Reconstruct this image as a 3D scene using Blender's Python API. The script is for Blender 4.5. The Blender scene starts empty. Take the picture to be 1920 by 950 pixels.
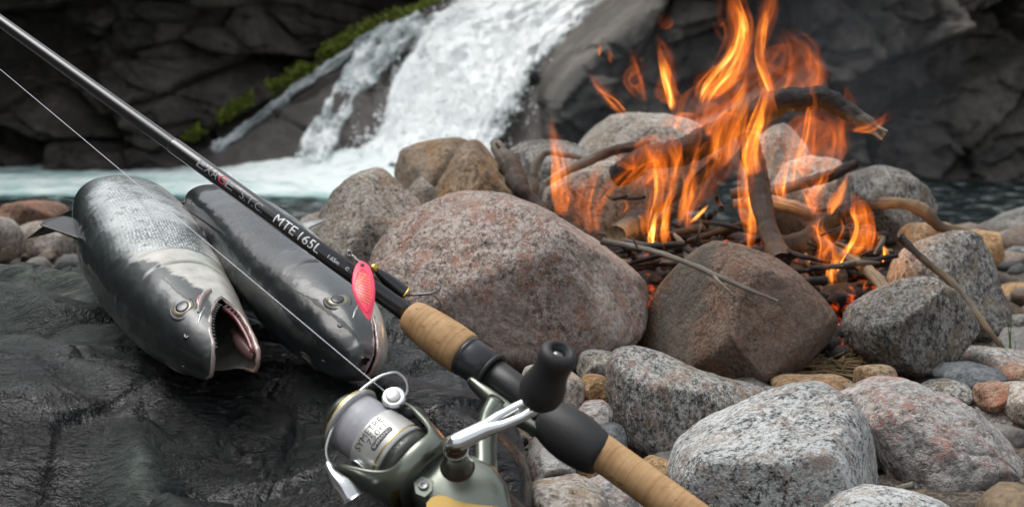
import bpy, bmesh, math, random
import numpy as np
from mathutils import Vector, Matrix

# ------------------------------------------------------------------ camera, sky, sun, exposure
SC = bpy.context.scene
COL = SC.collection
CAMZ = 0.28
TH = math.radians(9.0)
FPX = 1920 * 50.0 / 36.0
cam_data = bpy.data.cameras.new('camera')
cam = bpy.data.objects.new('camera', cam_data)
COL.objects.link(cam)
cam.location = (0, 0, CAMZ)
cam.rotation_euler = (math.pi / 2 - TH, 0, 0)
cam_data.lens = 50
cam_data.sensor_width = 36
cam_data.clip_start = 0.02
cam_data.clip_end = 200
cam_data.dof.use_dof = True
cam_data.dof.focus_distance = 0.92
cam_data.dof.aperture_fstop = 15
SC.camera = cam

SUN_EL, SUN_ROT = math.radians(68), math.radians(-70)
world = bpy.data.worlds.new('World')
SC.world = world
world.use_nodes = True
wnt = world.node_tree
for n in list(wnt.nodes):
    wnt.nodes.remove(n)
wo = wnt.nodes.new('ShaderNodeOutputWorld')
wb = wnt.nodes.new('ShaderNodeBackground')
ws = wnt.nodes.new('ShaderNodeTexSky')
wh = wnt.nodes.new('ShaderNodeHueSaturation')
ws.sky_type = 'NISHITA'
ws.sun_disc = False
ws.sun_elevation = SUN_EL
ws.sun_rotation = SUN_ROT
ws.air_density = 1.0
ws.dust_density = 4.0
ws.ozone_density = 1.0
wh.inputs['Saturation'].default_value = 0.22       # overcast: the blue is veiled by cloud
wnt.links.new(ws.outputs[0], wh.inputs['Color'])
wnt.links.new(wh.outputs[0], wb.inputs['Color'])
wb.inputs['Strength'].default_value = 0.13
wnt.links.new(wb.outputs[0], wo.inputs['Surface'])

sun_l = bpy.data.lights.new('sun', 'SUN')
sun_l.energy = 0.9
sun_l.angle = math.radians(40)
sun_l.color = (1.0, 0.97, 0.93)
sun = bpy.data.objects.new('sun', sun_l)
COL.objects.link(sun)
# Nishita: rotation 0 puts the sun at +Y, positive turns towards +X
sdir = Vector((math.sin(SUN_ROT) * math.cos(SUN_EL), math.cos(SUN_ROT) * math.cos(SUN_EL), math.sin(SUN_EL)))
sun.rotation_euler = (-sdir).to_track_quat('-Z', 'Y').to_euler()

vs = SC.view_settings
vs.view_transform = 'Standard'
vs.look = 'None'
vs.exposure = 0.70
vs.gamma = 1.0
vs.use_curve_mapping = False
SC.render.engine = 'CYCLES'
SC.cycles.use_denoising = True
SC.cycles.use_adaptive_sampling = True
SC.cycles.adaptive_threshold = 0.02
SC.cycles.max_bounces = 8
SC.cycles.volume_bounces = 0
SC.cycles.transparent_max_bounces = 64
SC.cycles.caustics_reflective = False
SC.cycles.caustics_refractive = False
SC.cycles.sample_clamp_indirect = 4.0
SC.cycles.volume_step_rate = 1.0

# ------------------------------------------------------------------ helpers
rnd = random.Random(7)
ST, CT = math.sin(TH), math.cos(TH)
C_R = np.array([1.0, 0, 0]); C_U = np.array([0, ST, CT]); C_B = np.array([0, -CT, ST])   # right, up, towards the viewer
CAM = np.array([0, 0, CAMZ])

def W(px, py, d):
    """the point seen at photograph pixel (px, py) at depth d metres"""
    return CAM + d * (-C_B + C_R * (px - 960) / FPX - C_U * (py - 475) / FPX)

def hash3(ix, iy, iz, seed):
    h = (ix.astype(np.int64) * 374761393 + iy.astype(np.int64) * 668265263 + iz.astype(np.int64) * 2147483647 + seed * 1274126177) & 0xFFFFFFFF
    h = ((h ^ (h >> 13)) * 1274126177) & 0xFFFFFFFF
    h = ((h ^ (h >> 16)) * 2246822519) & 0xFFFFFFFF
    h = h ^ (h >> 15)
    return (h & 0xFFFFFF) / float(0x1000000)

def vnoise(P, seed=0):
    P = np.asarray(P, float)
    i = np.floor(P).astype(np.int64); f = P - i
    u = f * f * f * (f * (f * 6 - 15) + 10)
    r = 0
    for a in (0, 1):
        for b in (0, 1):
            for c in (0, 1):
                w = (u[:, 0] if a else 1 - u[:, 0]) * (u[:, 1] if b else 1 - u[:, 1]) * (u[:, 2] if c else 1 - u[:, 2])
                r = r + w * hash3(i[:, 0] + a, i[:, 1] + b, i[:, 2] + c, seed)
    return r * 2 - 1

def fbm(P, octv=4, seed=0, gain=0.5):
    P = np.asarray(P, float); r = 0; a = 1.0; t = 0
    for k in range(octv):
        r = r + a * vnoise(P * (2.03 ** k) + k * 17.3, seed + k); t += a; a *= gain
    return r / t

def worley(P, seed=0):
    P = np.asarray(P, float); i = np.floor(P).astype(np.int64)
    n = len(P); f1 = np.full(n, 9.0); f2 = np.full(n, 9.0); cid = np.zeros(n); cp = np.zeros((n, 3))
    for a in (-1, 0, 1):
        for b in (-1, 0, 1):
            for c in (-1, 0, 1):
                x, y, z = i[:, 0] + a, i[:, 1] + b, i[:, 2] + c
                q = np.stack([x + hash3(x, y, z, seed), y + hash3(x, y, z, seed + 1), z + hash3(x, y, z, seed + 2)], 1)
                d = np.sqrt(((P - q) ** 2).sum(1))
                m = d < f1
                f2 = np.where(m, f1, np.minimum(f2, d))
                cid = np.where(m, hash3(x, y, z, seed + 3), cid)
                cp = np.where(m[:, None], q, cp)
                f1 = np.where(m, d, f1)
    return f1, f2, cid, cp

def sstep(a, b, x):
    t = np.clip((np.asarray(x, float) - a) / (b - a), 0, 1)
    return t * t * (3 - 2 * t)

def cspline(xs, ys):
    """smooth interpolation through control points (finite-difference cubic)"""
    xs = np.array(xs, float); ys = np.array(ys, float)
    m = np.gradient(ys, xs, axis=0)
    def f(x):
        x = np.clip(np.asarray(x, float), xs[0], xs[-1])
        k = np.clip(np.searchsorted(xs, x, side='right') - 1, 0, len(xs) - 2)
        h = xs[k + 1] - xs[k]; t = (x - xs[k]) / h
        if ys.ndim > 1:
            h = h[..., None]; t = t[..., None]
        return ((2 * t**3 - 3 * t**2 + 1) * ys[k] + (t**3 - 2 * t**2 + t) * h * m[k] + (-2 * t**3 + 3 * t**2) * ys[k + 1] + (t**3 - t**2) * h * m[k + 1])
    return f

def setp(o, label=None, cat=None, group=None, kind=None):
    if label: o['label'] = label
    if cat: o['category'] = cat
    if group: o['group'] = group
    if kind: o['kind'] = kind
    return o

def thing(name, label, cat, loc=(0, 0, 0), group=None):
    o = bpy.data.objects.new(name, None)
    o.empty_display_size = 0.02
    COL.objects.link(o)
    o.location = tuple(float(c) for c in loc)
    return setp(o, label, cat, group)

def root_loc(o):
    while o.parent: o = o.parent
    return np.array(o.location)

def make_mesh(name, V, F, smooth=True):
    V = np.asarray(V, float)
    me = bpy.data.meshes.new(name)
    if isinstance(F, np.ndarray):
        k = F.shape[1]
        me.vertices.add(len(V)); me.vertices.foreach_set('co', V.astype(np.float32).ravel())
        me.loops.add(F.size); me.loops.foreach_set('vertex_index', F.astype(np.int32).ravel())
        me.polygons.add(len(F))
        me.polygons.foreach_set('loop_start', np.arange(0, F.size, k, dtype=np.int32))
        me.update(calc_edges=True)
    else:
        me.from_pydata(V.tolist(), [], [list(map(int, f)) for f in F])
        me.update()
    me.polygons.foreach_set('use_smooth', np.full(len(me.polygons), bool(smooth)))
    me.update()
    return me

def mk(name, V, F, mat, parent=None, smooth=True, loc=None, recalc=False):
    """one mesh object from world-space vertices; a part shares its root's origin"""
    V = np.asarray(V, float)
    if parent is not None:
        base = root_loc(parent)
    else:
        base = np.array(loc, float) if loc is not None else V.mean(0)
    me = make_mesh(name, V - base, F, smooth)
    if recalc:
        bm = bmesh.new(); bm.from_mesh(me); bmesh.ops.recalc_face_normals(bm, faces=bm.faces); bm.to_mesh(me); bm.free()
    if mat is not None: me.materials.append(mat)
    o = bpy.data.objects.new(name, me)
    COL.objects.link(o)
    if parent is not None: o.parent = parent
    else: o.location = tuple(base)
    return o

def add_col(o, C, name='Col'):
    a = o.data.color_attributes.new(name, 'FLOAT_COLOR', 'POINT')
    C = np.asarray(C, float)
    if C.shape[1] == 3: C = np.hstack([C, np.ones((len(C), 1))])
    a.data.foreach_set('color', C.astype(np.float32).ravel())

def grid_faces(nu, nv, wrap_u=False, wrap_v=False, off=0):
    """vertex index = i*nv + j"""
    iu = np.arange(nu if wrap_u else nu - 1); jv = np.arange(nv if wrap_v else nv - 1)
    I, J = np.meshgrid(iu, jv, indexing='ij')
    I2 = (I + 1) % nu; J2 = (J + 1) % nv
    return (np.stack([I * nv + J, I2 * nv + J, I2 * nv + J2, I * nv + J2], -1).reshape(-1, 4) + off)

def frames(P):
    """parallel-transport frames along a polyline"""
    P = np.asarray(P, float)
    T = np.gradient(P, axis=0); T /= np.linalg.norm(T, axis=1)[:, None] + 1e-12
    A = np.zeros_like(P)
    a = np.array([0, 0, 1.0]) if abs(T[0, 2]) < 0.9 else np.array([1.0, 0, 0])
    for k in range(len(P)):
        a = a - T[k] * a.dot(T[k]); a /= np.linalg.norm(a) + 1e-12; A[k] = a
    return T, A, np.cross(T, A)

def tube(P, R, seg=10, cap=True, flat=1.0):
    """verts/faces of a closed tube along polyline P with radii R"""
    P = np.asarray(P, float); n = len(P); R = np.broadcast_to(np.asarray(R, float), (n,))
    T, A, B = frames(P)
    ph = np.linspace(0, 2 * math.pi, seg, endpoint=False)
    V = P[:, None] + R[:, None, None] * (np.cos(ph)[None, :, None] * A[:, None] + flat * np.sin(ph)[None, :, None] * B[:, None])
    V = V.reshape(-1, 3)
    F = [tuple(f) for f in grid_faces(n, seg, wrap_v=True)]
    if cap:
        V = np.vstack([V, P[0], P[-1]])
        a, b = n * seg, n * seg + 1
        for j in range(seg):
            F.append((a, (j + 1) % seg, j)); F.append((b, (n - 1) * seg + j, (n - 1) * seg + (j + 1) % seg))
    return V, [f[::-1] for f in F]

def lathe(prof, origin, ax, e1, e2, seg=48):
    """prof: list of (axial, radius); returns closed surface of revolution"""
    V = []; F = []
    ph = np.linspace(0, 2 * math.pi, seg, endpoint=False)
    n = len(prof)
    for a, r in prof:
        V.append(origin + ax * a + r * (np.cos(ph)[:, None] * e1 + np.sin(ph)[:, None] * e2))
    V = np.vstack(V)
    F = [tuple(f) for f in grid_faces(n, seg, wrap_v=True)]
    c0 = len(V); V = np.vstack([V, origin + ax * prof[0][0], origin + ax * prof[-1][0]])
    for j in range(seg):
        if prof[0][1] > 1e-6: F.append((c0, j, (j + 1) % seg))
        if prof[-1][1] > 1e-6: F.append((c0 + 1, (n - 1) * seg + (j + 1) % seg, (n - 1) * seg + j))
    return V, F

def join(parts):
    V = []; F = []; o = 0
    for v, f in parts:
        V.append(v); F += [tuple(int(i) + o for i in q) for q in f]; o += len(v)
    return np.vstack(V), F

def resample(P, n):
    P = np.asarray(P, float)
    t = np.concatenate([[0], np.cumsum(np.linalg.norm(np.diff(P, axis=0), axis=1))]); t /= t[-1]
    return cspline(t, P)(np.linspace(0, 1, n))

_ico = {}
def ico(level):
    if level not in _ico:
        bm = bmesh.new(); bmesh.ops.create_icosphere(bm, subdivisions=level, radius=1.0)
        V = np.array([v.co[:] for v in bm.verts]); F = np.array([[v.index for v in f.verts] for f in bm.faces], dtype=np.int32)
        bm.free(); V /= np.linalg.norm(V, axis=1)[:, None]; _ico[level] = (V, F)
    return _ico[level]

# ------------------------------------------------------------------ materials
class NT:
    def __init__(self, name):
        self.m = bpy.data.materials.new(name); self.m.use_nodes = True
        self.t = self.m.node_tree
        for n in list(self.t.nodes): self.t.nodes.remove(n)
        self.out = self.t.nodes.new('ShaderNodeOutputMaterial')
    def n(self, typ, _p=None, **inp):
        nd = self.t.nodes.new('ShaderNode' + typ)
        for k, v in (_p or {}).items(): setattr(nd, k, v)
        for k, v in inp.items():
            k = k.replace('_', ' ')
            if k.startswith('i') and k[1:].isdigit(): s = nd.inputs[int(k[1:])]
            else: s = nd.inputs[k]
            self.set(s, v)
        return nd
    def set(self, s, v):
        if isinstance(v, bpy.types.Node): v = v.outputs[0]
        if isinstance(v, bpy.types.NodeSocket): self.t.links.new(v, s)
        else:
            if isinstance(v, tuple) and len(v) == 3 and s.type == 'RGBA': v = v + (1,)
            s.default_value = v
    def math(self, op, a, b=0.0, clamp=False):
        return self.n('Math', {'operation': op, 'use_clamp': clamp}, i0=a, i1=b).outputs[0]
    def mix(self, f, a, b, blend='MIX'):
        nd = self.t.nodes.new('ShaderNodeMix'); nd.data_type = 'RGBA'; nd.blend_type = blend
        self.set(nd.inputs[0], f); self.set(nd.inputs[6], a); self.set(nd.inputs[7], b)
        return nd.outputs[2]
    def ramp(self, f, stops, interp='LINEAR'):
        nd = self.t.nodes.new('ShaderNodeValToRGB'); nd.color_ramp.interpolation = interp
        e = nd.color_ramp.elements
        while len(e) < len(stops): e.new(0.5)
        for k, (p, c) in enumerate(stops):
            e[k].position = p
            if not isinstance(c, tuple): c = (c, c, c)
            e[k].color = c + (1,)
        self.set(nd.inputs[0], f)
        return nd.outputs[0]
    def coords(self, scale=(1, 1, 1), rnd_off=True, rot=(0, 0, 0)):
        tc = self.n('TexCoord').outputs['Object']
        if rnd_off:
            oi = self.n('ObjectInfo').outputs['Random']
            tc = self.n('VectorMath', {'operation': 'ADD'}, i0=tc, i1=self.math('MULTIPLY', oi, 37.0)).outputs[0]
        mp = self.n('Mapping', None, Vector=tc, Scale=scale, Rotation=rot)
        return mp.outputs[0]
    def noise(self, v, scale, detail=4.0, rough=0.55, dist=0.0):
        return self.n('TexNoise', None, Vector=v, Scale=scale, Detail=detail, Roughness=rough, Distortion=dist)
    def bump(self, h, strength, dist, normal=None):
        b = self.n('Bump', None, Height=h, Strength=strength, Distance=dist)
        if normal is not None: self.set(b.inputs['Normal'], normal)
        return b.outputs[0]
    def bsdf(self, **k):
        b = self.n('BsdfPrincipled', None, **k)
        self.t.links.new(b.outputs[0], self.out.inputs['Surface'])
        return b

def simple(name, col, rough=0.5, metal=0.0, coat=0.0, coat_r=0.05, bump=0.0, bscale=300, var=0.0, spec=0.5):
    m = NT(name)
    v = m.coords()
    c = col
    if var > 0:
        nz = m.noise(v, bscale * 0.3, 3.0)
        c = m.mix(m.math('MULTIPLY', nz.outputs[0], var, True), col, tuple(x * 0.35 for x in col))
    b = m.bsdf(Base_Color=c, Roughness=rough, Metallic=metal, Coat_Weight=coat, Coat_Roughness=coat_r, Specular_IOR_Level=spec)
    if bump > 0:
        m.set(b.inputs['Normal'], m.bump(m.noise(v, bscale, 4.0).outputs[0], bump, 0.001))
    return m.m

def granite(name, dark, mid, light, accent, p=(0.16, 0.5, 0.82), scale=420, stretch=(1, 1, 1), rot=(0.3, 0.2, 0.4), patch=None, patch_amt=0.4, rough=0.82, stain=None, stain_amt=0.0, bands=None, contrast=1.0):
    """speckled rock: fine crystal grains in four colours, broad tonal patches, pitted relief"""
    m = NT(name)
    v = m.coords(stretch, True, rot)
    vo = m.n('TexVoronoi', None, Vector=v, Scale=scale * 1.7, Randomness=1.0)
    sep = m.n('SeparateColor', None, i0=vo.outputs['Color'])
    g1 = m.noise(v, scale * 0.55, 3.0, 0.72).outputs[0]
    cl = m.noise(v, scale * 0.11, 3.0, 0.62).outputs[0]
    k = 2.3 * contrast
    sel = m.math('ADD', m.math('MULTIPLY', m.math('SUBTRACT', sep.outputs[0], 0.5), 0.42), m.math('ADD', m.math('MULTIPLY', m.math('SUBTRACT', g1, 0.5), k), m.math('ADD', m.math('MULTIPLY', m.math('SUBTRACT', cl, 0.5), 1.1), 0.5)), True)
    c = m.ramp(sel, [(0.0, dark), (p[0], tuple(0.6 * a + 0.4 * b for a, b in zip(dark, mid))), (p[1] - 0.1, mid), (p[1] + 0.08, tuple((a + b) / 2 for a, b in zip(mid, light))), (p[2], light), (1.0, light)])
    acm = m.ramp(m.math('ADD', m.math('MULTIPLY', sep.outputs[1], 0.22), m.noise(v, scale * 0.13, 3.0, 0.65).outputs[0]), [(0.66, 0.0), (0.74, 1.0)])
    c = m.mix(m.math('MULTIPLY', acm, 0.8), c, accent)
    big = m.noise(v, scale * 0.022, 3.0, 0.6).outputs[0]
    c = m.mix(1.0, c, m.ramp(big, [(0.3, 0.55), (0.5, 0.95), (0.7, 1.15)]), 'MULTIPLY')
    if patch:
        pm = m.ramp(m.noise(v, scale * 0.014, 4.0, 0.62, 0.6).outputs[0], [(0.46, 0.0), (0.62, 1.0)])
        c = m.mix(m.math('MULTIPLY', pm, patch_amt), c, m.mix(0.5, patch, c, 'MULTIPLY'))
    if stain:
        sm = m.ramp(m.noise(v, scale * 0.03, 5.0, 0.7).outputs[0], [(0.5, 0.0), (0.66, 1.0)])
        c = m.mix(m.math('MULTIPLY', sm, stain_amt), c, stain)
    if bands:
        # mineral seams fixed to the stone: along q = x - k*z in its own frame
        sx = m.n('SeparateXYZ', None, i0=m.n('TexCoord').outputs['Object'])
        q = m.math('ADD', m.math('SUBTRACT', sx.outputs[0], m.math('MULTIPLY', sx.outputs[2], bands[0])), m.math('MULTIPLY', m.math('SUBTRACT', m.noise(v, 40.0, 4.0, 0.6).outputs[0], 0.5), 0.022))
        for lo, hi, bc, am in bands[1]:
            mk_ = m.ramp(m.math('MULTIPLY', m.math('SUBTRACT', q, lo), 1.0 / (hi - lo)), [(0.0, 0.0), (0.12, 1.0), (0.88, 1.0), (1.0, 0.0)])
            c = m.mix(m.math('MULTIPLY', mk_, am), c, m.mix(0.45, bc, c))
    b = m.bsdf(Base_Color=c, Roughness=rough, Specular_IOR_Level=0.35)
    nb = m.bump(m.noise(v, scale * 0.20, 5.0, 0.74).outputs[0], 0.9, 0.007)
    m.set(b.inputs['Normal'], nb)
    return m.m

G_PALE = granite('pale granite', (0.035, 0.04, 0.042), (0.30, 0.31, 0.31), (0.62, 0.64, 0.63), (0.36, 0.30, 0.26), (0.2, 0.42, 0.72), 430, stretch=(1, 1.3, 1))
G_GREY = granite('grey gneiss', (0.025, 0.027, 0.03), (0.17, 0.17, 0.165), (0.46, 0.46, 0.44), (0.30, 0.20, 0.16), (0.22, 0.5, 0.8), 400, stretch=(1.6, 1, 1), stain=(0.22, 0.18, 0.10), stain_amt=0.35)
G_GREY2 = granite('mottled gneiss', (0.02, 0.022, 0.024), (0.125, 0.122, 0.115), (0.36, 0.355, 0.33), (0.2, 0.16, 0.11), (0.22, 0.5, 0.82), 360, stretch=(1.4, 1, 0.9))
G_PINK = granite('pink granite', (0.06, 0.055, 0.05), (0.29, 0.225, 0.19), (0.47, 0.42, 0.385), (0.33, 0.16, 0.11), (0.13, 0.5, 0.8), 400, stretch=(1.25, 1, 1), patch=(0.62, 0.55, 0.48), patch_amt=0.6)
G_ROSE = granite('red grey granite', (0.05, 0.055, 0.055), (0.27, 0.235, 0.215), (0.46, 0.43, 0.41), (0.34, 0.14, 0.10), (0.15, 0.48, 0.8), 300, stretch=(1, 1.4, 1.1), patch=(0.5, 0.56, 0.56), patch_amt=0.5)
G_BROWN = granite('brown schist', (0.045, 0.03, 0.022), (0.145, 0.092, 0.064), (0.26, 0.185, 0.14), (0.20, 0.095, 0.055), (0.25, 0.55, 0.9), 480, stretch=(1, 1.5, 1), patch=(0.5, 0.42, 0.36), patch_amt=0.5, bands=(0.29, [(-0.066, -0.034, (0.095, 0.105, 0.088), 0.9), (-0.12, -0.064, (0.17, 0.095, 0.045), 0.9)]))
G_TAN = granite('tan quartzite', (0.14, 0.085, 0.04), (0.34, 0.215, 0.10), (0.46, 0.34, 0.20), (0.3, 0.14, 0.05), (0.1, 0.45, 0.9), 260)
G_WARM = granite('warm grey stone', (0.06, 0.053, 0.045), (0.27, 0.245, 0.21), (0.46, 0.43, 0.385), (0.28, 0.20, 0.13), (0.14, 0.5, 0.85), 330)
G_SLATE = granite('blue grey slate', (0.035, 0.04, 0.045), (0.085, 0.095, 0.105), (0.16, 0.175, 0.185), (0.10, 0.105, 0.1), (0.15, 0.5, 0.9), 300, rough=0.6)
G_RUST = granite('rusty brown rock', (0.05, 0.035, 0.022), (0.18, 0.115, 0.06), (0.34, 0.26, 0.17), (0.30, 0.14, 0.04), (0.15, 0.5, 0.85), 260, patch=(0.35, 0.33, 0.30), patch_amt=0.6)
G_REDBR = granite('red brown stone', (0.09, 0.05, 0.035), (0.25, 0.145, 0.095), (0.36, 0.25, 0.19), (0.30, 0.12, 0.07), (0.1, 0.5, 0.9), 300)
# ------------------------------------------------------------------ ground and the flat wet rock
def ground_z(x, y):
    z = np.full(np.shape(x), -0.02) - 0.2 * np.maximum(0, y - 2.0) - 0.0 * x
    return np.maximum(z, -1.1)

def build_ground():
    ys = np.concatenate([np.linspace(-14, 0.2, 16), np.linspace(0.4, 2.6, 140), np.linspace(2.7, 14, 60)])
    xs = np.concatenate([np.linspace(-14, -1.6, 14), np.linspace(-1.5, 1.9, 180), np.linspace(2.1, 14, 14)])
    X, Y = np.meshgrid(xs, ys, indexing='ij')
    P = np.stack([X.ravel(), Y.ravel(), np.zeros(X.size)], 1)
    z = ground_z(P[:, 0], P[:, 1]) + 0.010 * fbm(P * 9, 3, 3) + 0.006 * fbm(P * 40, 3, 5)
    P[:, 2] = z
    m = NT('dark gravelly sand')
    v = m.coords((1, 1, 1), False)
    vo = m.n('TexVoronoi', None, Vector=m.n('VectorMath', {'operation': 'ADD'}, i0=v, i1=m.n('VectorMath', {'operation': 'SCALE'}, i0=m.noise(v, 140.0, 3.0).outputs['Color'], Scale=0.012).outputs[0]).outputs[0], Scale=330.0)
    sep = m.n('SeparateColor', None, i0=vo.outputs['Color'])
    c = m.ramp(sep.outputs[0], [(0, (0.03, 0.027, 0.022)), (0.5, (0.09, 0.075, 0.06)), (0.8, (0.15, 0.13, 0.11)), (1, (0.2, 0.13, 0.08))])
    b = m.bsdf(Base_Color=c, Roughness=0.9)
    m.set(b.inputs['Normal'], m.bump(m.noise(v, 120.0, 5.0, 0.7).outputs[0], 1.0, 0.006))
    setp(mk('ground', P, grid_faces(len(xs), len(ys)), m.m, loc=(0, 0, 0)), kind='structure')
build_ground()

RZ0, RK, RY0 = 0.0626, 0.14, 0.72
def on_rock(px, py, h=0.0):
    """point on the ray of pixel (px, py) that lies h above the rock's mean top plane"""
    D = -C_B + C_R * (px - 960) / FPX - C_U * (py - 475) / FPX
    # CAMZ + d*Dz = RZ0 + RK*(d*Dy - RY0) + h
    d = (RZ0 - RK * RY0 + h - CAMZ) / (D[2] - RK * D[1])
    return CAM + d * D

ROCK_EDGE_PX = [(-260, 470), (-120, 462), (0, 458), (60, 456), (120, 452), (170, 452), (300, 450), (420, 455), (520, 462), (620, 470), (700, 484),
                (760, 505), (810, 532), (850, 560), (895, 600), (930, 640), (955, 690), (972, 740), (990, 800), (1003, 870), (1006, 950), (1000, 1040), (960, 1150)]
ROCK_POLY = np.array([on_rock(a, b)[:2] for a, b in ROCK_EDGE_PX] + [(-0.02, 0.50), (-0.12, 0.42), (-0.30, 0.40), (-0.50, 0.45), (-0.62, 0.65), (-0.62, 0.95)])

def poly_sdf(Q, poly):
    """signed distance in 2-D, negative inside"""
    n = len(poly); d = np.full(len(Q), 1e9); ins = np.zeros(len(Q), bool)
    for k in range(n):
        a = poly[k]; b = poly[(k + 1) % n]; e = b - a; w = Q - a
        t = np.clip((w @ e) / (e @ e), 0, 1)
        d = np.minimum(d, np.linalg.norm(w - t[:, None] * e, axis=1))
        c = ((a[1] > Q[:, 1]) != (b[1] > Q[:, 1])) & (Q[:, 0] < (b[0] - a[0]) * (Q[:, 1] - a[1]) / (b[1] - a[1] + 1e-12) + a[0])
        ins ^= c
    return np.where(ins, -d, d)

def wet_rock_height(Q):
    """relief of the rock's top: layered ledges, a hollow, worn creases"""
    P = np.stack([Q[:, 0], Q[:, 1], np.zeros(len(Q))], 1)
    base = RZ0 + RK * (Q[:, 1] - RY0)
    r = 0.018 * fbm(P * 5.5 + 3, 3, 11)
    # ledges that run from the upper left to the lower right
    u = Q[:, 0] * 0.55 + Q[:, 1] * 0.83 + 0.03 * fbm(P * 9, 3, 21)
    lay = u / 0.062
    st = np.floor(lay) + sstep(0.55, 1.0, lay - np.floor(lay))
    r += (st - lay) * 0.020 * (0.6 + 0.8 * vnoise(P * 5, 31))
    w1, w2, cid, cp = worley(P * np.array([9, 14, 1]) + 0.15 * fbm(P * 20, 2, 5)[:, None], 41)
    Qs = P * np.array([9, 14, 1]) + 0.15 * fbm(P * 20, 2, 5)[:, None]; lx = Qs[:, 0] - cp[:, 0]; ly = Qs[:, 1] - cp[:, 1]
    hh = (cid * 99991).astype(np.int64); zz = 0 * hh
    r += 0.012 * (cid - 0.5) + 0.022 * (hash3(hh, zz, zz, 5) - 0.5) * lx + 0.022 * (hash3(hh, zz + 3, zz, 6) - 0.45) * ly
    r -= 0.004 * (1 - sstep(0.0, 0.05, w2 - w1))
    # hollow in front of the fish mouths, and the steep face at the near left
    c = on_rock(500, 800)[:2]
    e = ((Q[:, 0] - c[0]) / 0.060) ** 2 + ((Q[:, 1] - c[1]) / 0.035) ** 2
    r -= 0.014 * np.exp(-e)
    c = on_rock(120, 900)[:2]
    e = ((Q[:, 0] - c[0]) / 0.12) ** 2 + ((Q[:, 1] - c[1]) / 0.06) ** 2
    r -= 0.022 * np.exp(-e)
    c = on_rock(60, 560)[:2]
    e = ((Q[:, 0] - c[0]) / 0.10) ** 2 + ((Q[:, 1] - c[1]) / 0.10) ** 2
    r += 0.006 * np.exp(-e)
    # the slab breaks away towards the near left
    bl = np.array([on_rock(a, b)[:2] for a, b in ((-300, 700), (0, 745), (120, 770), (230, 800), (290, 880), (320, 1000))])
    yb = np.interp(Q[:, 0], bl[:, 0], bl[:, 1]) + 0.008 * fbm(P * 18, 3, 91)
    q = (yb - Q[:, 1]) / 0.012
    r -= 0.75 * 0.012 * np.logaddexp(0, q)
    # cracks and a raised pale rib
    for (a, b, w, h) in (((0, 600), (330, 560), 0.006, -0.006), ((240, 560), (300, 720), 0.008, 0.004), ((280, 735), (560, 800), 0.007, -0.007), ((250, 740), (300, 950), 0.014, 0.008), ((640, 600), (720, 800), 0.006, -0.005), ((720, 620), (960, 760), 0.005, -0.004)):
        A = on_rock(*a)[:2]; B = on_rock(*b)[:2]; e = B - A; t = np.clip(((Q - A) @ e) / (e @ e), 0, 1)
        dd = np.linalg.norm(Q - A - t[:, None] * e, axis=1) + 0.006 * fbm(P * 22, 3, int(a[0]))
        r += h * np.exp(-(dd / w) ** 2)
    r += 0.0026 * fbm(P * 60, 4, 61, 0.65)
    r = np.where(r > 0, 0.007 * np.tanh(r / 0.007), r)          # worn flat on top
    return base, r

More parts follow.
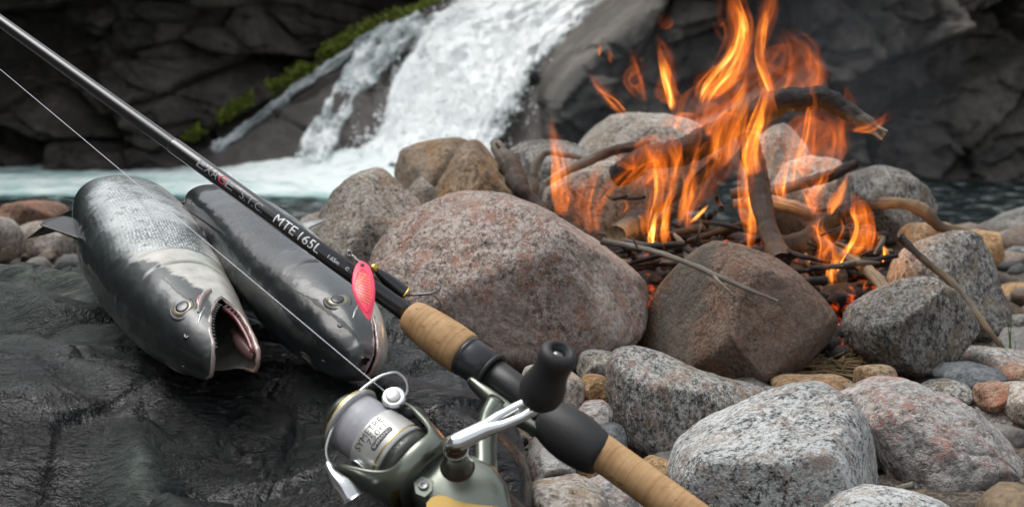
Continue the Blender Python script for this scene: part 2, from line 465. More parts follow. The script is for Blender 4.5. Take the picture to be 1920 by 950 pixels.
def build_rock():
    x0, x1, y0, y1 = -0.72, 0.10, 0.34, 1.24
    nx, ny = 300, 330
    xs = np.linspace(x0, x1, nx); ys = np.linspace(y0, y1, ny)
    X, Y = np.meshgrid(xs, ys, indexing='ij'); Q = np.stack([X.ravel(), Y.ravel()], 1)
    sd = poly_sdf(Q, ROCK_POLY)
    base, r = wet_rock_height(Q)
    P3 = np.stack([Q[:, 0], Q[:, 1], np.zeros(len(Q))], 1)
    sd = sd + 0.008 * fbm(P3 * 14, 3, 71)
    # rounded shoulder, then a steep flank down into the gravel
    t = np.clip((sd + 0.045) / 0.045, 0, 1)
    drop = 0.030 * (1 - np.sqrt(np.clip(1 - t * t, 0, 1))) + 6.0 * np.maximum(sd, 0) * (1 + 0.3 * fbm(P3 * 20, 2, 81))
    z = base + r * (1 - 0.3 * t) - drop
    z = np.maximum(z, -0.045)
    V = np.stack([Q[:, 0], Q[:, 1], z], 1)
    # dry patches of the stone (pale) against the soaked rest (dark): a stain map fixed to the rock
    dry = np.zeros(len(Q))
    for (px, py, rx, ry, am) in ((40, 520, 0.16, 0.10, 0.95), (150, 620, 0.09, 0.05, 0.75), (60, 700, 0.07, 0.03, 0.45), (255, 800, 0.022, 0.030, 0.95), (275, 890, 0.020, 0.035, 0.9), (640, 760, 0.05, 0.05, 0.30), (850, 640, 0.05, 0.07, 0.40), (780, 540, 0.06, 0.05, 0.45), (560, 700, 0.04, 0.04, 0.2)):
        c = on_rock(px, py)[:2]
        dry = np.maximum(dry, am * np.exp(-((Q[:, 0] - c[0]) / rx) ** 2 - ((Q[:, 1] - c[1]) / ry) ** 2))
    dry = np.clip(dry * 0.9 - 0.06 + 0.26 * fbm(P3 * 16, 4, 33, 0.6) + 0.16 * fbm(P3 * 60, 3, 34), 0, 1)
    m = NT('wet dark stone')
    at = m.n('VertexColor', {'layer_name': 'Col'})
    dr = m.n('SeparateColor', None, i0=at.outputs[0]).outputs[0]
    v = m.coords((1, 1, 1), False)
    vl = m.coords((1.0, 2.4, 1.5), False, (0, 0, 0.35))
    n2 = m.noise(v, 130.0, 5.0, 0.65).outputs[0]
    dr2 = m.math('ADD', dr, m.math('MULTIPLY', m.math('SUBTRACT', n2, 0.5), 0.7), True)
    c = m.ramp(dr2, [(0.0, (0.004, 0.005, 0.0055)), (0.25, (0.009, 0.012, 0.012)), (0.55, (0.040, 0.050, 0.047)), (1.0, (0.115, 0.135, 0.122))])
    c = m.mix(1.0, c, m.ramp(m.noise(vl, 45.0, 5.0, 0.65).outputs[0], [(0.3, 0.5), (0.7, 1.35)]), 'MULTIPLY')
    rg = m.math('ADD', m.ramp(dr2, [(0.1, 0.06), (0.6, 0.50)]), m.math('MULTIPLY', m.noise(v, 20.0, 3.0).outputs[0], 0.16))
    b = m.bsdf(Base_Color=c, Roughness=rg, Specular_IOR_Level=m.ramp(dr2, [(0.15, 0.5), (0.55, 0.2)]))
    rn = m.math('ABSOLUTE', m.math('SUBTRACT', m.noise(vl, 15.0, 7.0, 0.68, 0.6).outputs[0], 0.5))
    nb = m.bump(rn, 0.75, 0.022)
    nb = m.bump(m.noise(vl, 90.0, 5.0, 0.72).outputs[0], 0.42, 0.005, nb)
    m.set(b.inputs['Normal'], nb)
    o = mk('flat_rock', V, grid_faces(nx, ny), m.m, loc=(-0.3, 0.8, 0.0))
    add_col(o, np.stack([dry] * 3, 1))
    setp(o, 'broad dark wet rock slab that carries the two fish and the reel', 'rock')
    return V, xs, ys, z.reshape(nx, ny)
_, RXS, RYS, RZG = build_rock()

def rock_z(x, y):
    """height of the finished rock at (x, y), bilinear"""
    i = np.clip(np.searchsorted(RXS, x) - 1, 0, len(RXS) - 2); j = np.clip(np.searchsorted(RYS, y) - 1, 0, len(RYS) - 2)
    a = np.clip((x - RXS[i]) / (RXS[i + 1] - RXS[i]), 0, 1); b = np.clip((y - RYS[j]) / (RYS[j + 1] - RYS[j]), 0, 1)
    return (RZG[i, j] * (1 - a) * (1 - b) + RZG[i + 1, j] * a * (1 - b) + RZG[i, j + 1] * (1 - a) * b + RZG[i + 1, j + 1] * a * b)

# ------------------------------------------------------------------ loose stones
def outline_radius(pts, cx, cy, ang):
    """distance from the centre to the outline in each direction, softened"""
    pts = np.array(pts, float); n = len(pts)
    fine = np.linspace(-math.pi, math.pi, 720, endpoint=False); R = np.zeros(720)
    dx, dy = np.cos(fine), np.sin(fine)
    for k in range(n):
        a = pts[k] - (cx, cy); b = pts[(k + 1) % n] - (cx, cy); e = b - a
        den = dx * e[1] - dy * e[0]
        with np.errstate(divide='ignore', invalid='ignore'):
            t = (a[0] * e[1] - a[1] * e[0]) / den
            s = (a[0] * dy - a[1] * dx) / den
        ok = (t > 0) & (s >= -1e-6) & (s <= 1 + 1e-6) & np.isfinite(t)
        R = np.where(ok, np.maximum(R, np.where(ok, t, 0)), R)
    k = np.exp(-0.5 * (np.arange(-14, 15) / 6.0) ** 2); k /= k.sum()
    R = np.convolve(np.concatenate([R[-14:], R, R[:14]]), k, 'valid')
    return np.interp(ang, np.append(fine, math.pi), np.append(R, R[0]))

def stone(label, outline, d, thick, mat, cuts=(), level=5, seed=0, amp=0.05, box=0.72, rough=1.0, group=None, name='stone', cat='stone', ncut=5):
    """a solid stone: its outline at depth d, its own thickness, flattened by broken faces, worn by noise"""
    D, F = ico(level)
    pts = np.array(outline, float)
    mn, mx = pts.min(0), pts.max(0); c = (mn + mx) / 2; size = (mx - mn).mean() / 2 * d / FPX
    ang = np.arctan2(-D[:, 1], D[:, 0])                   # image y runs down
    R = outline_radius(pts, c[0], c[1], ang) * d / FPX
    rho = np.sqrt(D[:, 0] ** 2 + D[:, 1] ** 2)
    rr = rho ** box * R
    zz = np.sign(D[:, 2]) * np.abs(D[:, 2]) ** box * thick
    P = np.stack([rr * np.cos(ang), -rr * np.sin(ang), zz], 1)   # right, up, towards the viewer
    rg = random.Random(seed * 31 + 5)
    allc = list(cuts)
    for _ in range(ncut):
        n = np.array([rg.uniform(-1, 1), rg.uniform(-0.8, 1), rg.uniform(0.1, 1)]); allc.append((n, rg.uniform(0.80, 0.95)))
    for n, h in allc:
        n = np.array(n, float); n /= np.linalg.norm(n)
        q = P @ n; lim = q.max() * h
        s = 0.022 * size
        over = s * np.logaddexp(0, (q - lim) / s)
        P = P - np.outer(over * 0.96, n)
    P = P * (1 + 0 * P)
    nrm = D / np.linalg.norm(D, axis=1)[:, None]
    Q = P / size
    disp = amp * 0.9 * fbm(Q * 1.7 + seed * 3.7, 3, seed) + amp * 0.55 * fbm(Q * 5 + seed, 4, seed + 9, 0.55) * rough
    w1, w2, cid, cp = worley(Q * 2.6 + seed + 0.2 * fbm(Q * 4, 2, seed)[:, None], seed + 3)
    disp += amp * 0.5 * (sstep(0, 0.14, w2 - w1) - 1) * rough * (cid > 0.45)
    P = P + nrm * (disp * size)[:, None]
    wc = W(c[0], c[1], d)
    V = wc + P[:, :1] * C_R + P[:, 1:2] * C_U + P[:, 2:3] * C_B
    lowest = V[:, 2].min()
    o = mk(name, V, F, mat, loc=(wc[0], wc[1], wc[2]))
    setp(o, label, cat, group)
    return o

def boxo(x0, y0, x1, y1, seed, sq=0.75):
    """an uneven rounded outline inside a pixel box"""
    rg = random.Random(seed); cx, cy = (x0 + x1) / 2, (y0 + y1) / 2; pts = []
    a0 = rg.uniform(0, 6)
    for k in range(14):
        t = a0 + k / 14 * 2 * math.pi; r = rg.uniform(0.88, 1.06)
        ct, s_ = math.cos(t), math.sin(t)
        pts.append((cx + r * (x1 - x0) / 2 * math.copysign(abs(ct) ** sq, ct), cy + r * (y1 - y0) / 2 * math.copysign(abs(s_) ** sq, s_)))
    return pts

STONES = [
 # label, outline, depth, thickness, material, cuts
 ('large rounded pink granite boulder between the fish and the campfire',
  [(690,500),(705,460),(740,415),(790,383),(840,362),(890,354),(940,362),(1000,385),(1060,410),(1120,440),(1170,475),(1205,510),(1220,550),(1215,600),(1195,640),(1150,675),(1080,695),(1000,700),(930,690),(850,640),(760,580)],
  1.25, 0.115, G_PINK, [((-0.25,0.85,0.5),0.80),((0.1,-0.15,1),0.80),((0.75,0.35,0.55),0.78),((-0.6,0.2,0.75),0.82)], 6, 1, 0.03),
 ('tall light grey boulder behind the pink boulder, close to the pool',
  [(598,470),(600,400),(622,362),(655,325),(690,303),(722,316),(752,345),(790,378),(800,460),(780,560),(700,600),(630,590)],
  1.46, 0.085, G_WARM, [((0.55,0.55,0.6),0.66),((-0.6,0.3,0.7),0.70),((0.1,-0.1,1),0.75)], 5, 2, 0.035),
 ('angular rust-edged brown rock standing against the waterfall',
  [(805,365),(838,310),(868,260),(905,254),(935,298),(955,340),(968,400),(960,470),(880,500),(815,460)],
  1.76, 0.07, G_RUST, [((-0.75,0.25,0.6),0.50),((0.5,0.2,0.85),0.62),((0.7,0.6,0.3),0.7),((0.1,-0.2,0.95),0.7)], 5, 3, 0.03),
 ('craggy grey-brown rock behind the angular brown rock',
  [(732,315),(745,280),(780,262),(830,256),(868,244),(900,246),(925,275),(915,360),(900,470),(800,500),(750,440)],
  1.90, 0.08, G_RUST, [((-0.3,0.7,0.6),0.66),((0.5,0.1,0.85),0.6),((-0.8,0.1,0.5),0.65),((0.1,0.95,0.3),0.8)], 5, 4, 0.06),
 ('small grey stone wedged below the angular brown rock',
  [(765,352),(790,330),(815,352),(825,400),(800,450),(765,420)], 1.62, 0.035, G_WARM, [], 4, 5, 0.05),
 ('low flat grey rock left of the pale boulder, behind the dead branch',
  [(948,285),(985,264),(1050,261),(1100,275),(1122,305),(1125,370),(1080,420),(980,420),(950,360)],
  1.98, 0.09, G_GREY2, [((0.0,0.9,0.4),0.8)], 5, 6, 0.05),
 ('pale oval boulder behind the fire, above the flames at the back',
  [(1078,262),(1098,236),(1140,217),(1190,211),(1250,216),(1300,232),(1335,262),(1345,310),(1320,370),(1250,420),(1140,420),(1090,340)],
  2.02, 0.11, G_WARM, [((-0.2,0.9,0.4),0.9)], 5, 7, 0.025),
 ('pale curved stone inside the fire ring at its far left',
  [(1014,400),(1018,360),(1045,330),(1090,302),(1150,292),(1200,320),(1215,380),(1200,450),(1120,480),(1040,470)],
  1.74, 0.08, G_WARM, [], 5, 8, 0.035),
 ('smoke-tinted stone behind the upright stick in the fire',
  [(1395,300),(1425,250),(1460,226),(1490,232),(1510,270),(1520,340),(1500,420),(1430,440),(1395,380)], 1.86, 0.07, G_WARM, [((0.1,0.3,0.9),0.8)], 5, 9, 0.05),
 ('broad tan stone behind the right half of the fire',
  [(1440,350),(1470,305),(1520,288),(1565,295),(1590,330),(1600,400),(1560,450),(1480,450),(1440,410)], 1.80, 0.07, G_WARM, [((-0.2,0.6,0.7),0.85)], 5, 10, 0.05),
 ('round grey boulder at the right back of the fire, by the water',
  [(1560,360),(1590,325),(1640,310),(1690,322),(1730,352),(1748,388),(1738,430),(1700,462),(1640,465),(1585,440)],
  1.92, 0.085, G_GREY2, [((0.1,0.85,0.5),0.9)], 5, 11, 0.035),
 ('big brown rock in front of the fire with a greenish left face',
  [(1198,650),(1212,590),(1238,535),(1280,490),(1318,460),(1345,451),(1400,460),(1450,480),(1500,515),(1542,555),(1567,592),(1562,632),(1520,672),(1470,702),(1420,726),(1360,720),(1290,692),(1230,668)],
  1.22, 0.085, G_BROWN, [((-0.80,0.22,0.56),0.50),((0.30,0.10,0.95),0.70),((0.35,0.85,0.4),0.84)], 6, 12, 0.022),
 ('mottled grey stone that props a tan stick at the right of the fire',
  [(1588,612),(1598,575),(1640,548),(1695,522),(1740,517),(1772,540),(1802,575),(1828,612),(1830,645),(1802,680),(1752,706),(1690,712),(1640,698),(1603,655)],
  1.24, 0.07, G_GREY2, [((-0.35,0.8,0.5),0.86),((0.7,0.1,0.7),0.82)], 6, 13, 0.04),
 ('upright grey gneiss stone under the jointed brown twig',
  [(1672,520),(1682,485),(1705,462),(1745,444),(1790,431),(1826,436),(1848,470),(1864,530),(1884,600),(1886,650),(1845,668),(1790,650),(1720,620),(1680,570)],
  1.42, 0.065, G_GREY2, [((0.3,0.25,0.9),0.85)], 5, 14, 0.04),
 ('long dark-streaked grey stone between the rod handle and the brown rock',
  [(1137,720),(1140,680),(1152,655),(1190,649),(1240,660),(1300,688),(1380,712),(1450,733),(1490,770),(1470,820),(1400,850),(1320,870),(1260,885),(1210,870),(1165,832),(1145,775)],
  1.02, 0.06, G_GREY, [((0.05,0.9,0.42),0.80),((-0.1,-0.1,1),0.88)], 6, 15, 0.035),
 ('pale speckled granite stone in the foreground beside the cork handle',
  [(1252,885),(1268,838),(1318,800),(1380,768),(1440,740),(1500,722),(1545,717),(1588,740),(1622,790),(1648,845),(1664,900),(1655,960),(1600,1010),(1450,1030),(1330,1005),(1270,945)],
  0.90, 0.075, G_PALE, [((-0.25,0.85,0.5),0.80),((0.75,0.3,0.5),0.82),((0,-0.1,1),0.9)], 6, 16, 0.025),
 ('lumpy red and grey granite stone at the lower right corner',
  [(1565,745),(1610,726),(1660,711),(1700,709),(1740,724),(1800,750),(1860,790),(1902,832),(1922,875),(1918,935),(1880,985),(1780,985),(1680,960),(1635,880),(1605,800)],
  0.99, 0.075, G_ROSE, [((0.1,0.8,0.6),0.82),((-0.5,0.1,0.8),0.88)], 6, 17, 0.06),
 ('grey granite stone cut off by the bottom edge below the red stone',
  [(1540,965),(1580,928),(1640,914),(1700,922),(1760,938),(1812,965),(1820,1040),(1700,1080),(1580,1060)], 0.82, 0.05, G_PALE, [((0,0.9,0.4),0.85)], 5, 18, 0.03),
 ('pinkish stone at the right edge behind the red granite',
  [(1785,760),(1835,746),(1880,766),(1925,800),(1985,850),(2010,930),(1930,960),(1850,900)], 1.10, 0.06, G_ROSE, [], 5, 19, 0.05),
 ('smooth blue-grey slate stone beneath the mottled grey stone',
  [(1752,700),(1775,683),(1820,678),(1862,688),(1886,715),(1872,748),(1820,760),(1772,742)], 1.17, 0.045, G_SLATE, [((0.1,0.9,0.4),0.85)], 5, 20, 0.03),
 ('reddish brown rounded cobble at the right edge beside the slate stone', boxo(1880,682,1960,732,21), 1.17, 0.04, G_REDBR, [], 4, 21, 0.04),
 ('flat greenish grey stone in front of the slate stone', boxo(1730,712,1818,765,22), 1.12, 0.035, G_GREY2, [((0,0.9,0.3),0.8)], 4, 22, 0.04),
 ('small squarish brown stone left of the slate, under the mottled stone', boxo(1604,682,1678,738,23,0.6), 1.13, 0.03, G_RUST, [((0,0.8,0.5),0.8)], 4, 23, 0.05),
 ('flat brown stone lying at the foot of the big brown rock', boxo(1450,702,1605,752,24,0.7), 1.14, 0.045, G_RUST, [((0,0.95,0.2),0.75)], 4, 24, 0.05),
 ('little knobbly pink pebble above the red granite stone', boxo(1832,714,1894,772,25), 1.08, 0.028, G_REDBR, [], 4, 25, 0.08),
 ('grey stone at the right edge above the pinkish stone', boxo(1882,712,1980,800,26), 1.06, 0.04, G_WARM, [((-0.2,0.8,0.4),0.8)], 4, 26, 0.04),
 ('light grey flat stone under the grass tuft', boxo(1806,650,1945,712,27,0.7), 1.27, 0.06, G_GREY, [((0,0.95,0.3),0.8)], 5, 27, 0.04),
 ('pale cobble at the right edge behind the grass tuft', boxo(1868,612,1960,690,28), 1.36, 0.05, G_WARM, [], 4, 28, 0.04),
 ('dark flat boulder at the water edge on the far right',
  [(1815,452),(1850,420),(1900,396),(1960,380),(2040,400),(2060,470),(1960,485),(1870,480)], 2.3, 0.12, G_GREY2, [((-0.3,0.85,0.4),0.8)], 5, 29, 0.04),
 ('white-topped stone just below the dark flat boulder', boxo(1862,466,1985,520,30,0.7), 1.98, 0.07, G_GREY, [((0,0.9,0.4),0.8)], 4, 30, 0.04),
 ('pale pink flat stone at the right edge of the beach', boxo(1846,484,1935,552,31,0.7), 1.80, 0.06, G_ROSE, [((0,0.9,0.4),0.8)], 4, 31, 0.04),
 ('tan flat stone under the pale pink stone', boxo(1864,530,1990,584,32,0.7), 1.64, 0.06, G_TAN, [((0,0.9,0.4),0.8)], 4, 32, 0.04),
 ('grey cobble under the dark red branch at the right edge', boxo(1872,585,1960,640,33), 1.50, 0.05, G_GREY2, [], 4, 33, 0.04),
 ('warm brown cobble behind the upright gneiss stone', boxo(1790,430,1880,510,34), 1.70, 0.05, G_TAN, [], 4, 34, 0.04),
 ('tan stone under the bare end of the curved branch', boxo(1690,415,1790,480,35), 1.70, 0.05, G_RUST, [], 4, 35, 0.04),
 ('reddish brown cobble on the beach at the far left', boxo(8,372,124,446,36), 2.25, 0.07, G_REDBR, [], 4, 36, 0.03),
 ('grey cobble behind the slab at the left, below the reddish cobble', boxo(22,413,165,500,37), 1.95, 0.07, G_WARM, [((0.1,0.8,0.5),0.85)], 4, 37, 0.03),
 ('light grey cobble cut off by the left edge above the slab', boxo(-70,402,32,500,38), 1.80, 0.06, G_WARM, [], 4, 38, 0.03),
 ('small pale stone beneath the tall grey boulder by the pool', boxo(560,398,628,470,39), 1.75, 0.05, G_WARM, [], 4, 39, 0.03),
 ('rounded grey stone behind the black reel knob', boxo(965,682,1098,815,40), 1.02, 0.045, G_WARM, [((0,0.8,0.5),0.85)], 5, 40, 0.04),
 ('rusty orange-brown stone in the gap right of the reel knob', boxo(1086,700,1142,768,41), 1.06, 0.03, G_TAN, [((0.3,0.5,0.7),0.75)], 4, 41, 0.06),
 ('pink speckled cobble left of the long grey stone', boxo(1078,748,1148,818,42), 0.99, 0.03, G_ROSE, [], 4, 42, 0.04),
 ('small bluish grey cobble touching the cork handle', boxo(1108,792,1176,862,43), 0.96, 0.03, G_SLATE, [], 4, 43, 0.04),
 ('pinkish tan stone between the slab and the cork handle', boxo(985,808,1078,925,44), 0.86, 0.04, G_ROSE, [((0,0.7,0.7),0.85)], 5, 44, 0.05),
 ('brown cobble in the shade under the rod handle', boxo(1055,845,1125,915,45), 0.88, 0.03, G_RUST, [], 4, 45, 0.05),
 ('grey stone at the bottom edge right of the slab', boxo(985,896,1140,1010,46), 0.80, 0.045, G_WARM, [((0,0.8,0.5),0.85)], 5, 46, 0.04),
 ('pale pink stone at the bottom edge under the cork handle', boxo(1090,884,1200,1000,47), 0.845, 0.04, G_ROSE, [((0.2,0.7,0.6),0.8)], 5, 47, 0.05),
 ('smooth orange-tan pebble between cork handle and pale granite', boxo(1196,856,1262,925,48), 0.94, 0.028, G_TAN, [], 4, 48, 0.01),
 ('dark grey stone in the shade below the pink boulder', boxo(1080,655,1160,730,49), 1.14, 0.04, G_GREY2, [], 4, 49, 0.05),
 ('brownish stone tucked under the left side of the brown rock', boxo(1150,610,1225,690,50), 1.30, 0.04, G_RUST, [], 4, 50, 0.05),
 ('small reddish pebble between the pale and the red granite', boxo(1612,900,1662,945,51), 0.95, 0.02, G_REDBR, [], 4, 51, 0.05),
]
for k, s in enumerate(STONES):
    stone(s[0], s[1], s[2], s[3], s[4], s[5], s[6], s[7], s[8])

def build_gravel():
    """the countless small pebbles that fill the gaps: one mass"""
    D, F = ico(2)
    rg = np.random.RandomState(5)
    Vs = []; Fs = []; Cs = []; off = 0
    pal = np.array([(0.14, 0.13, 0.12), (0.17, 0.13, 0.105), (0.07, 0.07, 0.07), (0.17, 0.125, 0.075), (0.19, 0.19, 0.18), (0.085, 0.062, 0.045), (0.12, 0.115, 0.11)])
    k = 0
    while k < 2000:
        y = rg.uniform(0.62, 2.9) if k < 1600 else rg.uniform(1.6, 4.2); x = rg.uniform(-0.75, 0.75) * max(0.8, y * 0.62)
        if poly_sdf(np.array([[x, y]]), ROCK_POLY)[0] < 0.03: continue
        k += 1
        r = min(0.004 + rg.exponential(0.0055), 0.024) * (1 + 0.35 * y)
        sc = np.array([rg.uniform(0.8, 1.4), rg.uniform(0.7, 1.2), rg.uniform(0.45, 0.8)]) * r
        P = D * (1 + 0.16 * vnoise(D * 1.6 + k * 7.7, k)[:, None])
        for _ in range(3):
            n = rg.normal(size=3); n /= np.linalg.norm(n); q = P @ n; P = P - np.outer(np.maximum(q - 0.55, 0) * 0.9, n)
        P = P * sc
        a = rg.uniform(0, 6.28); ca, sa = math.cos(a), math.sin(a)
        P = np.stack([P[:, 0] * ca - P[:, 1] * sa, P[:, 0] * sa + P[:, 1] * ca, P[:, 2]], 1)
        z = float(ground_z(np.array(x), np.array(y)))
        P = P + (x, y, z + sc[2] * 0.45)
        Vs.append(P); Fs.append(F + off); off += len(P)
        c = pal[rg.randint(len(pal))] * rg.uniform(0.7, 1.25)
        Cs.append(np.tile(c, (len(P), 1)))
    m = NT('mixed pebble stone')
    at = m.n('VertexColor', {'layer_name': 'Col'})
    v = m.coords((1, 1, 1), False)
    c = m.mix(1.0, at.outputs[0], m.ramp(m.noise(v, 240.0, 5.0, 0.65).outputs[0], [(0.3, 0.5), (0.7, 1.4)]), 'MULTIPLY')
    b = m.bsdf(Base_Color=c, Roughness=0.8)
    m.set(b.inputs['Normal'], m.bump(m.noise(v, 160.0, 5.0).outputs[0], 0.4, 0.002))
    o = mk('gravel', np.vstack(Vs), np.vstack(Fs), m.m, loc=(0, 1.5, 0))
    add_col(o, np.vstack(Cs))
    setp(o, 'small mixed pebbles filling the gaps between the stones', 'gravel', kind='stuff')
build_gravel()
# ------------------------------------------------------------------ the two fish
def fish_material():
    m = NT('wet fish skin')
    at = m.n('VertexColor', {'layer_name': 'Col'})
    uv = m.n('UVMap', {'uv_map': 'UVMap'}).outputs[0]
    v = m.coords((1, 1, 1), False)
    vor = m.n('TexVoronoi', {'feature': 'F1'}, Vector=m.n('Mapping', None, Vector=uv, Scale=(430, 520, 1)).outputs[0], Scale=1.0, Randomness=0.45)
    sc = m.ramp(vor.outputs['Distance'], [(0.15, 1.0), (0.62, 0.0)])
    lift = m.ramp(m.noise(v, 34.0, 4.0, 0.6).outputs[0], [(0.35, 0.0), (0.62, 1.0)])
    c = m.mix(m.math('MULTIPLY', m.math('MULTIPLY', m.math('SUBTRACT', 1.0, sc), at.outputs['Alpha']), 0.8), at.outputs[0], (0.02, 0.035, 0.035))
    c = m.mix(1.0, c, m.ramp(m.noise(v, 85.0, 5.0, 0.6).outputs[0], [(0.3, 0.72), (0.7, 1.15)]), 'MULTIPLY')
    met = m.math('MULTIPLY', at.outputs['Alpha'], 0.30)
    b = m.bsdf(Base_Color=c, Roughness=0.38, Metallic=met, Coat_Weight=0.7, Coat_Roughness=0.07, Coat_IOR=1.36)
    nb = m.bump(m.noise(v, 55.0, 4.0, 0.55).outputs[0], 0.22, 0.003)
    nb2 = m.bump(sc, m.math('MULTIPLY', at.outputs['Alpha'], 0.6), 0.0010, nb)
    m.set(b.inputs['Normal'], nb2)
    m.set(b.inputs['Coat Normal'], m.bump(m.noise(v, 40.0, 3.0, 0.5).outputs[0], 0.22, 0.003))
    return m.m
FISH = fish_material()
M_MOUTH = simple('dark red mouth lining', (0.05, 0.013, 0.012), 0.7, coat=0.0, spec=0.15, bump=0.4, bscale=260, var=0.9)
M_LIP = simple('pale pink wet lip', (0.40, 0.27, 0.24), 0.3, coat=0.9, bump=0.3, bscale=200, var=0.45)
M_LIPW = simple('greyish white jaw skin', (0.46, 0.39, 0.355), 0.3, coat=0.9, bump=0.3, bscale=200, var=0.5)
M_TONGUE = simple('dull pink tongue', (0.13, 0.075, 0.07), 0.35, coat=0.5)
M_GUM = simple('dark red gum', (0.17, 0.035, 0.032), 0.35, coat=0.6, var=0.6, bscale=400)
M_BLOOD = simple('raw red flesh', (0.36, 0.025, 0.015), 0.25, coat=1.0)
M_IRIS = simple('brass iris', (0.33, 0.28, 0.18), 0.3, metal=0.15, coat=0.8, var=0.6, bscale=900)
M_PUPIL = simple('blue black pupil', (0.022, 0.030, 0.038), 0.2, coat=0.2)
M_ORBIT = simple('slate eye socket skin', (0.04, 0.047, 0.05), 0.5, coat=0.3)
M_FIN = simple('dark wet fin', (0.02, 0.022, 0.021), 0.45, coat=0.25, bump=0.4, bscale=240, var=0.4)
M_FINP = simple('pale wet fin', (0.42, 0.42, 0.40), 0.3, coat=0.8, bump=0.4, bscale=240, var=0.3)
M_SILVER = simple('silver cheek bone skin', (0.45, 0.50, 0.50), 0.18, metal=0.7, coat=1.0, bump=0.4, bscale=180, var=0.5)

def make_fish(label, spine_fn, roll_fn, prof, mouth, seed, eye, dark=0.0):
    """built straight in (s, v, w): along from the snout, towards the back, out of the upper flank; then laid along its spine"""
    ss, top, bot, wid = prof
    ft, fb, fw = cspline(ss, top), cspline(ss, bot), cspline(ss, wid)
    L = ss[-1]
    S = np.concatenate([np.linspace(0, 0.13, 150), np.linspace(0.131, L, 150)])
    seg = 132
    ph = np.linspace(0, 2 * math.pi, seg, endpoint=False)
    cap = [(-0.0055, 0.25), (-0.0050, 0.50), (-0.0040, 0.70), (-0.0026, 0.86), (-0.0012, 0.95)]
    rings = []
    def ring(s, k=1.0, sx=None):
        t, b, w = ft(s), fb(s), fw(s)
        vc, h = (t + b) / 2, (t - b) / 2
        e = 0.92
        return np.stack([np.full(seg, s if sx is None else sx), vc + k * h * np.sign(np.sin(ph)) * np.abs(np.sin(ph)) ** e, k * w * np.sign(np.cos(ph)) * np.abs(np.cos(ph)) ** e], 1)
    for sx, k in cap: rings.append(ring(0.0, k, sx))
    for s in S: rings.append(ring(s))
    V = np.vstack(rings); n = len(rings)
    F = [tuple(f) for f in grid_faces(n, seg, wrap_v=True)]
    F.append(tuple(range(seg))[::-1]); F.append(tuple((n - 1) * seg + j for j in range(seg)))
    F = [f[::-1] for f in F]
    P0 = np.array(spine_fn(0.0))
    root = thing('fish', label, 'fish', (P0[0], P0[1], P0[2] - 0.02))
    # ---- spine frames
    sg = np.linspace(-0.02, L + 0.12, 260)
    C = np.array([spine_fn(max(s, 0.0)) if s >= 0 else 2 * np.array(spine_fn(0.0)) - np.array(spine_fn(-s)) for s in sg])
    T = np.gradient(C, axis=0); T /= np.linalg.norm(T, axis=1)[:, None]
    up = np.array([0, 0, 1.0])
    N = up - T * (T @ up)[:, None]; N /= np.linalg.norm(N, axis=1)[:, None]
    Dv = np.cross(N, T)                                 # T runs to the tail, so this points to the left
    ra = np.array([roll_fn(s) for s in sg])
    N2 = N * np.cos(ra)[:, None] - Dv * np.sin(ra)[:, None]; D2 = Dv * np.cos(ra)[:, None] + N * np.sin(ra)[:, None]
    def lay(Q):
        Q = np.asarray(Q, float)
        ip = lambda A: np.stack([np.interp(Q[:, 0], sg, A[:, k]) for k in range(3)], 1)
        return ip(C) + ip(D2) * Q[:, 1:2] + ip(N2) * Q[:, 2:3]
    def on_skin(s, v, lift=0.0, side=1):
        t, b, w = ft(s), fb(s), fw(s); vc, h = (t + b) / 2, (t - b) / 2
        x = np.clip((v - vc) / h, -0.999, 0.999)
        ws_ = w * (1 - np.abs(x) ** (2 / 0.92)) ** (0.92 / 2)
        return np.stack(np.broadcast_arrays(s, v, side * ws_ + side * lift), -1)
    # ---- body, the gape cut out of it
    me = make_mesh('body', V, F)
    ob = bpy.data.objects.new('body', me); COL.objects.link(ob)
    me.materials.append(FISH); me.materials.append(M_MOUTH)
    up_e, lo_e, corner = mouth['upper'], mouth['lower'], mouth['corner']
    poly = [(-0.03, up_e[-1][1])] + up_e[::-1] + [corner] + lo_e + [(-0.03, lo_e[-1][1])]
    fine = resample(np.array([p + (0,) for p in (up_e[::-1] + [corner])]), 16)[:, :2].tolist()[:-1] + resample(np.array([p + (0,) for p in ([corner] + lo_e)]), 16)[:, :2].tolist()
    poly = [(-0.03, up_e[-1][1])] + [tuple(p) for p in fine] + [(-0.03, lo_e[-1][1])]
    cutters = []
    for (w0, w1, smax) in ((mouth['wfar'], 0.06, 9), (-0.06, 0.06, mouth['through'])):
        pp = [(min(a, smax), b) for a, b in poly]
        q = []
        for p in pp:
            if not q or abs(p[0] - q[-1][0]) + abs(p[1] - q[-1][1]) > 1e-5: q.append(p)
        k = len(q)
        cv = [(a, b, w0) for a, b in q] + [(a, b, w1) for a, b in q]
        cf = [tuple(range(k)), tuple(range(2 * k - 1, k - 1, -1))] + [(j, j + k, (j + 1) % k + k, (j + 1) % k) for j in range(k)]
        cm = make_mesh('cutter', cv, cf, False)
        bm = bmesh.new(); bm.from_mesh(cm); bmesh.ops.recalc_face_normals(bm, faces=bm.faces); bm.to_mesh(cm); bm.free()
        cm.materials.append(FISH); cm.materials.append(M_MOUTH)
        cm.polygons.foreach_set('material_index', np.ones(len(cm.polygons), dtype=np.int32))
        co = bpy.data.objects.new('cutter', cm); COL.objects.link(co); cutters.append(co)
        md = ob.modifiers.new('gape', 'BOOLEAN'); md.operation = 'DIFFERENCE'; md.object = co; md.solver = 'EXACT'
    dg = bpy.context.evaluated_depsgraph_get()
    me2 = bpy.data.meshes.new_from_object(ob.evaluated_get(dg))
    ob.modifiers.clear(); ob.data = me2
    for co in cutters: bpy.data.objects.remove(co)
    bpy.data.meshes.remove(me)
    me2.name = 'body'
